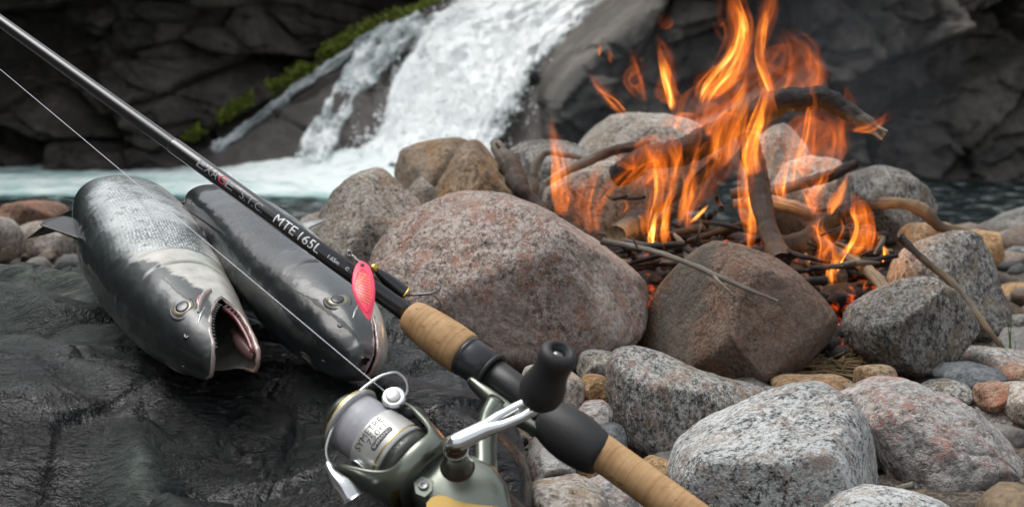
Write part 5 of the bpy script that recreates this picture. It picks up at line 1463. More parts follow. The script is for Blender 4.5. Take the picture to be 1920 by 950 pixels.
def fall_sheet(name, left, right, lift, cover, nu=90, nv=200, seed=0, rag=0.5, bulge=0.25):
    """left/right: polylines (px, py, depth) down both banks"""
    Lp = resample(np.array([W(*p) for p in left]), nv); Rp = resample(np.array([W(*p) for p in right]), nv)
    u = np.linspace(0, 1, nu)
    P = Lp[None] * (1 - u)[:, None, None] + Rp[None] * u[:, None, None]
    U = np.repeat(u, nv); Vv = np.tile(np.linspace(0, 1, nv), nu)
    P = P.reshape(-1, 3)
    st = np.stack([U * 9 + 2.0 * fbm(np.stack([U * 4, Vv * 5, 0 * U], 1), 3, seed), Vv * 6, 0 * U], 1)
    rid = fbm(st, 4, seed + 1, 0.6)
    d = lift + bulge * np.sin(math.pi * U) ** 0.7 * 0.5 + 0.10 * rid + 0.04 * fbm(P * 7, 3, seed + 2, 0.5) + 0.010 * fbm(P * 24, 2, seed + 3, 0.5)
    n = np.array([-0.1, -0.86, 0.5])
    P = P + n * d[:, None]
    edge = np.minimum(sstep(0, 0.16, U), sstep(1, 0.84, U))
    cv = cover(U, Vv) * (1 - rag + rag * edge) + 0.35 * rid - 0.55 * (1 - edge)
    fl = np.stack([U * np.linalg.norm(Rp - Lp, axis=1).mean() * 11 + 0.8 * rid, Vv * np.linalg.norm(np.diff(Lp, axis=0), axis=1).sum() * 3.2, 0 * U + seed], 1)
    return P, grid_faces(nu, nv), cv, fl
def add_flow(o, fl):
    a = o.data.attributes.new('flow', 'FLOAT_VECTOR', 'POINT'); a.data.foreach_set('vector', fl.astype(np.float32).ravel())

def build_fall():
    root = thing('waterfall', 'white rushing waterfall pouring down into the pool', 'waterfall', W(740, 345, 8.0))
    left = [(900, -60, 10.9), (845, 5, 10.5), (775, 70, 9.9), (742, 135, 9.35), (722, 185, 9.0), (700, 245, 8.5), (655, 305, 8.0), (640, 330, 7.85)]
    right = [(1270, -60, 11.0), (1165, 20, 10.5), (1075, 85, 9.9), (1030, 140, 9.35), (1012, 190, 9.0), (985, 245, 8.5), (960, 305, 8.05), (950, 345, 7.9)]
    P, F, cv, fl = fall_sheet('sheet', left, right, 0.06, lambda u, v: 1.35 - 0.80 * sstep(0.45, 0.95, u) * sstep(0.32, 0.7, v) + 0.1 * sstep(0.3, 0.0, v), 110, 220, 3, 0.4)
    o = mk('main_sheet', P, F, M_FALL, root); add_col(o, np.stack([cv] * 3, 1)); add_flow(o, fl)
    for k, (l, r, c0, sd) in enumerate((
        ([(785, 40, 9.9), (725, 70, 9.6), (660, 130, 9.2), (622, 200, 8.8), (585, 260, 8.3), (545, 322, 7.9)],
         [(810, 60, 9.9), (785, 95, 9.6), (735, 155, 9.2), (685, 210, 8.8), (655, 266, 8.3), (640, 322, 7.9)], 0.52, 21),
        ([(730, 66, 9.7), (650, 118, 9.3), (575, 172, 9.05), (505, 222, 8.8), (440, 272, 8.55), (405, 298, 8.4)],
         [(745, 74, 9.7), (664, 130, 9.3), (590, 185, 9.05), (522, 235, 8.8), (458, 286, 8.55), (425, 308, 8.4)], 0.50, 31),
        ([(765, 60, 9.8), (700, 110, 9.3), (655, 150, 9.1), (640, 180, 8.9)], [(800, 75, 9.8), (745, 130, 9.3), (722, 165, 9.1), (715, 185, 8.9)], 0.62, 41))):
        P, F, cv, fl = fall_sheet('strand', l, r, 0.13, lambda u, v: c0 + 0 * u, 30, 120, sd, 0.5, 0.05)
        o = mk('strand', P, F, M_FALL, root); add_col(o, np.stack([cv] * 3, 1)); add_flow(o, fl)
    # spray: drawn-out drops too many to count
    rg = np.random.RandomState(4)
    oc = np.array([(1, 0, 0), (-1, 0, 0), (0, 1, 0), (0, -1, 0), (0, 0, 1), (0, 0, -1)], float)
    of = np.array([(0, 2, 4), (2, 1, 4), (1, 3, 4), (3, 0, 4), (2, 0, 5), (1, 2, 5), (3, 1, 5), (0, 3, 5)])
    Lp = resample(np.array([W(*p) for p in left]), 300); Rp = resample(np.array([W(*p) for p in right]), 300)
    n = 10000
    t = rg.randint(0, 299, n); u = np.clip(rg.beta(1.3, 1.5, n) + rg.normal(0, 0.05, n), -0.12, 1.12)
    base = Lp[t] * (1 - u)[:, None] + Rp[t] * u[:, None]
    flow = (Lp[np.minimum(t + 1, 299)] - Lp[t]); flow /= np.linalg.norm(flow, axis=1)[:, None]
    bulge = 0.06 + 0.12 * np.sin(math.pi * np.clip(u, 0, 1)) ** 0.7
    off = bulge + np.abs(rg.normal(0, 0.07, n)) + 0.10 * vnoise(base * 5, 9)
    pos = base + np.array([-0.1, -0.86, 0.5]) * off[:, None]
    cl = vnoise(base * 6 + 5, 19)
    keep = rg.rand(n) < np.clip(0.55 + 0.9 * cl, 0.05, 1)
    pos, flow = pos[keep], flow[keep]; n = len(pos)
    r = rg.gamma(2.0, 0.0013, n) + 0.0012; ln = rg.uniform(1.5, 5.0, n)
    f = flow + rg.normal(0, 0.35, (n, 3)); f /= np.linalg.norm(f, axis=1)[:, None]
    a = np.cross(f, rg.normal(size=(n, 3))); a /= np.linalg.norm(a, axis=1)[:, None]; b = np.cross(f, a)
    V = pos[:, None] + r[:, None, None] * (oc[None, :, :1] * a[:, None] + oc[None, :, 1:2] * b[:, None] + oc[None, :, 2:] * f[:, None] * ln[:, None, None])
    F = (of[None] + 6 * np.arange(n)[:, None, None]).reshape(-1, 3)
    o = mk('spray', V.reshape(-1, 3), F, M_DROP, root); o['kind'] = 'stuff'
build_fall()

# ---- the pool
def build_pool():
    ys = np.concatenate([np.linspace(4.0, 6.4, 40), np.linspace(6.42, 8.8, 200), np.linspace(8.9, 13, 20)])
    xs = np.linspace(-6, 6, 420)
    X, Y = np.meshgrid(xs, ys, indexing='ij')
    P = np.stack([X.ravel(), Y.ravel(), np.zeros(X.size)], 1)
    imp = np.exp(-((P[:, 0] + 0.75) / 0.75) ** 2 - ((P[:, 1] - 8.15) / 0.55) ** 2)
    z = 0.018 * fbm(P * np.array([3, 6, 1]), 4, 3) + 0.010 * fbm(P * np.array([9, 16, 1]), 3, 5) + imp * (0.15 + 0.07 * fbm(P * 5, 3, 8)) + 0.03 * np.exp(-((P[:, 1] - 7.75) / 0.35) ** 2) * sstep(0.3, -0.6, P[:, 0])
    P[:, 2] = WATER_Z + z
    fm = sstep(6.75, 7.25, P[:, 1] + 0.25 * fbm(P * np.array([1.5, 3, 1]), 3, 9)) * sstep(0.7, -0.1, P[:, 0]) * sstep(9.4, 8.6, P[:, 1]) * (1 - 0.5 * sstep(-2.6, -4.2, P[:, 0]))
    fm = fm * (0.62 + 0.3 * fbm(P * np.array([1.5, 7, 1]), 4, 12)) + imp * 0.9
    m = NT('pool water')
    at = m.n('VertexColor', {'layer_name': 'Col'})
    fo = m.n('SeparateColor', None, i0=at.outputs[0]).outputs[0]
    v = m.coords((2.2, 6.0, 1), False)
    n = m.noise(v, 2.4, 6.0, 0.65).outputs[0]
    fl = m.ramp(m.math('ADD', fo, m.math('MULTIPLY', m.math('SUBTRACT', n, 0.5), 0.9)), [(0.12, 0.0), (0.75, 1.0)])
    rip = m.ramp(m.noise(m.coords((3, 8, 1), False), 2.6, 3.0, 0.55).outputs[0], [(0.57, 0.0), (0.64, 1.0)])
    c = m.ramp(fl, [(0.0, (0.010, 0.015, 0.016)), (0.35, (0.10, 0.22, 0.21)), (0.65, (0.36, 0.56, 0.54)), (1.0, (0.80, 0.88, 0.87))])
    c = m.mix(m.math('MULTIPLY', rip, 0.5), c, (0.40, 0.46, 0.46))
    b = m.bsdf(Base_Color=c, Roughness=m.ramp(fl, [(0.0, 0.08), (0.5, 0.55)]), IOR=1.33)
    m.set(b.inputs['Normal'], m.bump(m.noise(v, 3.5, 5.0, 0.6).outputs[0], 0.5, 0.05))
    o = mk('water', P, grid_faces(len(xs), len(ys)), m.m, loc=(0, 7, WATER_Z))
    add_col(o, np.stack([np.clip(fm, 0, 1)] * 3, 1))
    setp(o, kind='structure')
build_pool()
# ------------------------------------------------------------------ campfire: wood, embers, flames, smoke
def wood_material():
    m = NT('weathered and charred wood')
    at = m.n('VertexColor', {'layer_name': 'Col'})
    v = m.coords((1, 1, 1), False)
    g = m.n('Attribute', {'attribute_name': 'grain'}).outputs['Vector']
    n = m.noise(g, 1.0, 5.0, 0.62).outputs[0]
    c = m.mix(1.0, at.outputs[0], m.ramp(n, [(0.3, 0.45), (0.52, 1.0), (0.75, 1.45)]), 'MULTIPLY')
    ash = m.ramp(m.noise(v, 120.0, 5.0, 0.7).outputs[0], [(0.62, 0.0), (0.72, 1.0)])
    c = m.mix(m.math('MULTIPLY', m.math('MULTIPLY', ash, at.outputs['Alpha']), 0.6), c, (0.26, 0.25, 0.25))
    b = m.bsdf(Base_Color=c, Roughness=0.75, Specular_IOR_Level=0.4)
    nb = m.bump(n, 0.8, 0.003)
    cr = m.n('TexVoronoi', {'feature': 'DISTANCE_TO_EDGE'}, Vector=v, Scale=90.0)
    nb = m.bump(m.math('MULTIPLY', m.ramp(cr.outputs[0], [(0.0, 0.0), (0.12, 1.0)]), at.outputs['Alpha']), 0.3, 0.002, nb)
    m.set(b.inputs['Normal'], nb)
    return m.m
M_WOOD = wood_material()
CHAR = (0.010, 0.009, 0.009); BROWN = (0.07, 0.048, 0.034); TANW = (0.24, 0.175, 0.105); GREYW = (0.23, 0.205, 0.17); PINKW = (0.17, 0.12, 0.10); DKBR = (0.026, 0.018, 0.013)

def stick(name, label, pts, cols, seed=0, group=None, seg=14, knots=1.0, twigs=(), cat='stick'):
    """pts: (px, py, depth, radius px); cols: colours along it, CHAR counts as burnt"""
    P = np.array([W(a, b, c) for a, b, c, r in pts]); R = np.array([r * c / FPX for a, b, c, r in pts])
    n = max(22, int(len(pts) * 12))
    t0 = np.concatenate([[0], np.cumsum(np.linalg.norm(np.diff(P, axis=0), axis=1))]); ln = t0[-1]; t0 = t0 / ln
    g = np.linspace(0, 1, n); Pr = cspline(t0, P)(g); Rr = np.interp(g, t0, R)
    jit = np.stack([fbm(np.stack([g * ln * 22, 0 * g + seed, 0 * g + k], 1), 3, seed + k) for k in range(3)], 1)
    Pr = Pr + jit * Rr[:, None] * 0.55 * knots
    Rr = Rr * (1 + 0.22 * knots * fbm(np.stack([g * ln * 45, 0 * g + seed, 0 * g], 1), 3, seed + 7))
    V, F = tube(Pr, Rr, seg)
    ridge = fbm(V * np.array([160, 160, 160]), 3, seed + 3)
    ctr = np.vstack([np.repeat(Pr, seg, 0), Pr[:1], Pr[-1:]])
    rad = np.concatenate([np.repeat(Rr, seg), Rr[:1], Rr[-1:]])
    V = ctr + (V - ctr) * (1 + 0.24 * ridge)[:, None]
    gg = np.concatenate([np.repeat(g, seg), [0], [1]])
    aa = np.concatenate([np.tile(np.linspace(0, 6.283, seg, endpoint=False), n), [0], [0]])
    cc = np.array(cols, float); ci = np.stack([np.interp(gg + 0.05 * ridge, np.linspace(0, 1, len(cc)), cc[:, k]) for k in range(3)], 1)
    burn = np.interp(gg, np.linspace(0, 1, len(cc)), [1.0 if tuple(c) == CHAR else 0.0 for c in cols])
    parts = [(V, F)]; C = [np.hstack([ci, burn[:, None]])]; G = [np.stack([gg * ln * 30, np.cos(aa) * 2.2, np.sin(aa) * 2.2], 1)]
    for tw in twigs:
        Pt = resample(np.array([W(a, b, c) for a, b, c, r in tw]), 12); Rt = np.interp(np.linspace(0, 1, 12), np.linspace(0, 1, len(tw)), [r * c / FPX for a, b, c, r in tw])
        v2, f2 = tube(Pt, Rt, 7); parts.append((v2, f2))
        C.append(np.hstack([np.tile(np.array(cols[-1], float), (len(v2), 1)), np.zeros((len(v2), 1))])); G.append(v2 * 60)
    V, F = join(parts)
    o = mk(name, V, F, M_WOOD, loc=Pr[0])
    add_col(o, np.vstack(C))
    a = o.data.attributes.new('grain', 'FLOAT_VECTOR', 'POINT'); a.data.foreach_set('vector', np.vstack(G).astype(np.float32).ravel())
    setp(o, label, cat, group)
    return o

stick('log', 'thick curved log arching over the top of the fire with a splintered right end', [(1150, 330, 1.62, 20), (1210, 305, 1.60, 24), (1280, 282, 1.57, 25), (1350, 245, 1.54, 25), (1420, 206, 1.52, 24), (1475, 186, 1.51, 23), (1530, 186, 1.50, 20), (1580, 206, 1.49, 17), (1630, 234, 1.48, 13), (1658, 254, 1.48, 6)],
      [CHAR, DKBR, DKBR, DKBR, DKBR, CHAR, CHAR, CHAR, GREYW], 1, None, 18, 0.8,
      twigs=[[(1628, 232, 1.48, 6), (1650, 240, 1.475, 4), (1664, 246, 1.47, 1.5)], [(1620, 236, 1.48, 6), (1640, 250, 1.475, 4), (1654, 262, 1.47, 1.5)]], cat='log')
stick('log', 'upright forked dark log standing in the middle of the fire', [(1405, 255, 1.50, 20), (1412, 300, 1.49, 21), (1420, 345, 1.47, 20), (1432, 400, 1.44, 19), (1448, 450, 1.40, 19), (1466, 492, 1.37, 20)],
      [CHAR, CHAR, DKBR, DKBR, DKBR, BROWN], 2, None, 18, 0.7, cat='log')
stick('branch', 'curved branch with a bare tan end reaching right from the fire', [(1545, 425, 1.52, 12), (1585, 398, 1.52, 12), (1640, 384, 1.51, 11), (1695, 384, 1.50, 11), (1735, 398, 1.50, 13), (1765, 425, 1.50, 11), (1800, 432, 1.50, 8), (1842, 450, 1.50, 6)],
      [CHAR, CHAR, CHAR, TANW, TANW, BROWN, TANW, TANW], 3, None, 14, 0.7, cat='branch')
stick('twig', 'long pale bare twig lying across the big brown rock', [(1128, 455, 1.20, 7), (1185, 462, 1.18, 6), (1238, 474, 1.16, 6), (1300, 497, 1.135, 5.5), (1345, 517, 1.125, 5), (1400, 540, 1.12, 4.5), (1458, 565, 1.12, 3)],
      [BROWN, GREYW, GREYW, GREYW, GREYW, GREYW], 4, None, 10, 0.9,
      twigs=[[(1335, 513, 1.127, 3.5), (1350, 530, 1.12, 3), (1374, 551, 1.115, 1.5)], [(1195, 464, 1.17, 3), (1187, 448, 1.16, 2), (1178, 440, 1.155, 1)]], cat='twig')
stick('branch', 'knobbly dead branch leaning left of the fire against the flat grey rock', [(932, 272, 1.62, 9), (948, 305, 1.60, 18), (965, 335, 1.58, 17), (985, 362, 1.55, 19), (1010, 388, 1.53, 17), (1030, 420, 1.50, 13)],
      [GREYW, BROWN, BROWN, DKBR, BROWN], 5, None, 16, 1.6, twigs=[[(945, 300, 1.60, 8), (938, 280, 1.60, 5), (930, 268, 1.60, 2)], [(958, 318, 1.59, 6), (965, 300, 1.59, 4), (962, 290, 1.59, 1)]], cat='branch')
stick('branch', 'thin bent grey branch beside the knobbly one', [(1002, 400, 1.68, 8), (1000, 350, 1.68, 9), (1006, 305, 1.68, 9), (1022, 288, 1.68, 8), (1065, 291, 1.67, 6), (1110, 300, 1.66, 4)], [BROWN, GREYW, GREYW, GREYW, GREYW], 6, None, 12, 0.8, cat='branch')
stick('log', 'thick black charred log lying across the right half of the embers', [(1400, 478, 1.47, 20), (1450, 468, 1.47, 22), (1500, 455, 1.47, 22), (1545, 430, 1.47, 18), (1572, 400, 1.47, 13)], [CHAR, CHAR, CHAR, CHAR], 7, None, 16, 1.2, cat='log')
stick('branch', 'dark charred branch slanting up behind the right flames', [(1370, 365, 1.63, 10), (1440, 356, 1.62, 11), (1510, 345, 1.61, 11), (1560, 330, 1.60, 12), (1602, 308, 1.60, 10)], [BROWN, PINKW, PINKW, CHAR, CHAR], 8, None, 12, 0.9, cat='branch')
stick('branch', 'pinkish peeled branch with a hollow end above the charred log', [(1375, 384, 1.58, 9), (1430, 380, 1.57, 12), (1480, 386, 1.55, 13), (1525, 400, 1.54, 14)], [PINKW, PINKW, GREYW, PINKW], 9, None, 14, 0.9, cat='branch')
stick('stick', 'tan peeled stick resting on the mottled grey stone', [(1530, 448, 1.42, 9), (1575, 474, 1.38, 10), (1620, 502, 1.33, 11), (1648, 527, 1.29, 12), (1672, 556, 1.26, 12)], [CHAR, DKBR, TANW, TANW, TANW], 10, None, 14, 0.5)
stick('log', 'short cut log end with pale wood at the left of the embers', [(1215, 412, 1.56, 20), (1188, 422, 1.50, 21), (1162, 434, 1.44, 20), (1153, 439, 1.42, 19)], [CHAR, CHAR, CHAR, BROWN, TANW], 11, None, 16, 0.7, cat='log')
stick('twig', 'jointed brown twig slanting down over the upright gneiss stone', [(1688, 448, 1.37, 8), (1735, 490, 1.345, 7), (1772, 520, 1.335, 7), (1812, 562, 1.325, 6.5), (1848, 612, 1.31, 6), (1882, 655, 1.30, 4)], [CHAR, DKBR, TANW, GREYW, TANW, BROWN], 12, None, 10, 1.0, twigs=[[(1700, 458, 1.37, 5), (1690, 440, 1.37, 4), (1684, 446, 1.36, 2)]], cat='twig')
stick('stick', 'flat split stick lying over the flames beside the tan peeled stick', [(1520, 502, 1.34, 5), (1560, 500, 1.33, 6), (1610, 492, 1.32, 6), (1650, 493, 1.32, 3)], [CHAR, BROWN, TANW, BROWN], 13, None, 10, 0.5)
stick('branch', 'dark reddish branch at the right edge above the grey cobble', [(1872, 568, 1.52, 14), (1905, 588, 1.50, 16), (1950, 606, 1.48, 15)], [DKBR, BROWN, BROWN], 14, None, 12, 0.8, cat='branch')
stick('stick', 'short grey stick end below the red granite stone', [(1640, 934, 0.90, 6), (1680, 918, 0.885, 7), (1716, 907, 0.875, 7)], [BROWN, GREYW, GREYW], 15, None, 10, 0.4)
stick('stick', 'diagonal half-burnt stick in the upper left flames', [(1170, 420, 1.60, 10), (1230, 385, 1.58, 11), (1290, 350, 1.57, 11), (1345, 300, 1.56, 9)], [CHAR, DKBR, BROWN, DKBR], 16, None, 12, 0.9)
stick('stick', 'long half-burnt stick running up left from the pale curved stone', [(1020, 345, 1.64, 7), (1080, 310, 1.63, 9), (1150, 285, 1.62, 10), (1220, 270, 1.61, 9)], [GREYW, GREYW, BROWN, DKBR], 17, None, 12, 0.9)
rg_ = random.Random(77)
for k in range(84):
    cx = rg_.uniform(1140, 1650); cy = rg_.uniform(425, 545) if cx > 1380 else rg_.uniform(420, 500); dd = rg_.uniform(1.36, 1.66) - 0.0008 * (cy - 450)
    a = rg_.uniform(-0.7, 0.7) if k < 46 else rg_.uniform(-1.5, 1.5)
    if k >= 46: cy -= rg_.uniform(0, 70)
    L = rg_.uniform(30, 85) if k < 46 else rg_.uniform(15, 45); r = rg_.uniform(3.0, 9.0) if k < 46 else rg_.uniform(2.0, 6.0)
    e = (cx + L * math.cos(a), cy + 0.55 * L * math.sin(a), dd + rg_.uniform(-0.05, 0.05)); f = (cx - L * math.cos(a), cy - 0.55 * L * math.sin(a), dd + rg_.uniform(-0.05, 0.05))
    m_ = ((e[0] + f[0]) / 2 + rg_.uniform(-8, 8), (e[1] + f[1]) / 2 + rg_.uniform(-10, 6), dd)
    cl = rg_.choice([[CHAR, CHAR, CHAR], [CHAR, DKBR, CHAR], [CHAR, CHAR, BROWN], [DKBR, CHAR, GREYW]])
    stick('charred_twig', 'charred twig in the tangled heap of burnt wood under the flames', [e + (r,), m_ + (r * 1.1,), f + (r * 0.6,)], cl, 100 + k, 'charred twigs heaped in the fire', 8, 1.1, cat='twig')

def build_embers():
    """the bed of ash and glowing coal under the wood"""
    D, F = ico(2); rg = np.random.RandomState(9)
    Vs = []; Fs = []; Cs = []; off = 0
    for k in range(420):
        if k < 360:
            px = rg.uniform(1130, 1670); d = rg.uniform(1.32, 1.72)
            p = W(px, 500, d); p[2] = -0.012 + rg.uniform(0, 0.055) * math.exp(-((px - 1420) / 230) ** 2)
        else:
            p = W(rg.uniform(1535, 1600), 640, rg.uniform(1.26, 1.34)) ; p[2] = -0.01 + rg.uniform(0, 0.012)
        r = rg.uniform(0.005, 0.016)
        sc = np.array([rg.uniform(0.7, 1.5), rg.uniform(0.7, 1.5), rg.uniform(0.5, 0.9)]) * r
        P = D * (1 + 0.35 * vnoise(D * 2.2 + k * 3.3, k)[:, None]) * sc + p
        Vs.append(P); Fs.append(F + off); off += len(P)
        hot = max(0.0, rg.normal(0.15, 0.35)); Cs.append(np.tile((hot, hot, hot), (len(P), 1)))
    m = NT('ash and glowing coal')
    at = m.n('VertexColor', {'layer_name': 'Col'})
    v = m.coords((1, 1, 1), False)
    n = m.noise(v, 95.0, 5.0, 0.65).outputs[0]
    c = m.ramp(n, [(0.4, (0.008, 0.007, 0.007)), (0.62, (0.03, 0.028, 0.027)), (0.75, (0.16, 0.155, 0.15))])
    hot = m.math('MULTIPLY', m.n('SeparateColor', None, i0=at.outputs[0]).outputs[0], m.ramp(m.noise(v, 60.0, 4.0, 0.6).outputs[0], [(0.5, 0.0), (0.68, 1.0)]))
    b = m.bsdf(Base_Color=c, Roughness=0.9, Emission_Color=(1.0, 0.10, 0.012), Emission_Strength=m.math('MULTIPLY', hot, 1.2))
    m.set(b.inputs['Normal'], m.bump(n, 0.8, 0.006))
    o = mk('embers', np.vstack(Vs), np.vstack(Fs), m.m, loc=(0.25, 1.5, 0))
    add_col(o, np.vstack(Cs)); setp(o, 'bed of grey ash and glowing red coals under the burning wood', 'embers', kind='stuff')
build_embers()

def build_straw():
    rg = np.random.RandomState(3); parts = []
    for k in range(70):
        px, py = rg.uniform(1500, 1620), rg.uniform(640, 705)
        d = 1.30 - (py - 640) * 0.0016
        c = W(px, py, d); c[2] = max(c[2], -0.012) ; a = rg.uniform(0, 6.28); L = rg.uniform(0.012, 0.035)
        e = np.array([math.cos(a), math.sin(a), rg.uniform(-0.15, 0.15)]) * L
        parts.append(tube(np.array([c - e, c + np.array([0, 0, 0.004 * rg.rand()]), c + e]), rg.uniform(0.0006, 0.0013), 5))
    V, F = join(parts)
    o = mk('straw', V, F, simple('dry straw', (0.30, 0.21, 0.10), 0.7, var=0.8, bscale=400), loc=(0.3, 1.28, 0))
    setp(o, 'dry straw and needles under the gap right of the brown rock', 'straw', kind='stuff')
build_straw()

# ---- flames: thin curling sheets of burning gas that add their light; a fold shows twice as bright
def flame_material(name, gain):
    m = NT(name)
    at = m.n('VertexColor', {'layer_name': 'Col'})
    heat = m.n('SeparateColor', None, i0=at.outputs[0]).outputs[0]
    g = m.n('Attribute', {'attribute_name': 'flow'}).outputs['Vector']
    n = m.noise(g, 1.0, 4.0, 0.6, 0.4).outputs[0]
    n = m.ramp(n, [(0.32, 0.04), (0.5, 0.42), (0.72, 1.7)])
    h = m.math('MULTIPLY', m.math('MULTIPLY', heat, n), gain)
    c = m.ramp(h, [(0.0, (1.0, 0.17, 0.018)), (0.3, (1.0, 0.24, 0.022)), (0.65, (1.0, 0.38, 0.04)), (1.0, (1.0, 0.56, 0.12))])
    e = m.n('Emission', None, Color=c, Strength=h)
    t = m.n('BsdfTransparent')
    ad = m.n('AddShader', None, i0=e.outputs[0], i1=t.outputs[0])
    m.t.links.new(ad.outputs[0], m.out.inputs['Surface'])
    m.m.cycles.emission_sampling = 'NONE'
    return m.m
FM = {'dim': flame_material('dim red flame', 0.18), 'mid': flame_material('orange flame', 0.46), 'hot': flame_material('bright orange flame', 0.82), 'core': flame_material('yellow flame', 2.2)}
fire = thing('campfire_flames', 'orange flames licking up through the burning wood', 'fire', W(1400, 545, 1.5))
def flame(pts, kind, seed, wide=1.0):
    """pts: (px, py, depth, half width px) from the root up"""
    rg = random.Random(seed)
    P = np.array([W(a, b, c) for a, b, c, h in pts]); H = np.array([h * c / FPX for a, b, c, h in pts]) * wide
    t0 = np.concatenate([[0], np.cumsum(np.linalg.norm(np.diff(P, axis=0), axis=1))]); ln = t0[-1]; t0 /= ln
    ns, nw = 40, 25
    g = np.linspace(0, 1, ns); C = cspline(t0, P)(g); hw = np.maximum(cspline(t0, H)(g), 0.0004)
    wob = fbm(np.stack([g * ln * 14, 0 * g + seed, 0 * g], 1), 3, seed); wob2 = fbm(np.stack([g * ln * 14, 0 * g + seed + 5, 0 * g], 1), 3, seed + 1)
    T = np.gradient(C, axis=0); T /= np.linalg.norm(T, axis=1)[:, None]
    lat = np.cross(T, C_B); lat /= np.linalg.norm(lat, axis=1)[:, None]; dep = np.cross(lat, T)
    C = C + lat * (0.45 * wob * hw)[:, None]
    w = np.linspace(-1, 1, nw); wl, gl = np.meshgrid(w, g)
    q = rg.uniform(2.4, 4.2); p0 = rg.uniform(0, 6.28); p1 = rg.uniform(-5, 5); fo = rg.uniform(0.25, 0.50)
    arg = q * wl + p0 + p1 * gl + 1.5 * wob2[:, None]
    u = wl * 0.95 + fo * np.sin(arg)
    M = C[:, None] + lat[:, None] * (hw[:, None] * u)[..., None] + dep[:, None] * (hw[:, None] * 0.8 * np.cos(arg * 0.9))[..., None]
    st = fbm(np.stack([wl.ravel() * 2.5 + seed, gl.ravel() * ln * 10, 0 * gl.ravel() + seed], 1), 3, seed + 4).reshape(gl.shape)
    heat = np.clip(1 - wl ** 2, 0, 1) ** 1.1 * np.clip(0.75 + 0.9 * st, 0.05, 1.6) * np.interp(gl, [0, 0.08, 0.25, 0.7, 1], [0.0, 0.9, 1.1, 0.7, 0.0])
    o = mk('flame', M.reshape(-1, 3), grid_faces(ns, nw), FM[kind], fire)
    add_col(o, np.repeat(heat.reshape(-1, 1), 3, 1))
    a = o.data.attributes.new('flow', 'FLOAT_VECTOR', 'POINT')
    a.data.foreach_set('vector', np.stack([u.ravel() * hw.repeat(nw) * 150, gl.ravel() * ln * 16, 0 * gl.ravel() + seed * 1.7], 1).astype(np.float32).ravel())
    return o

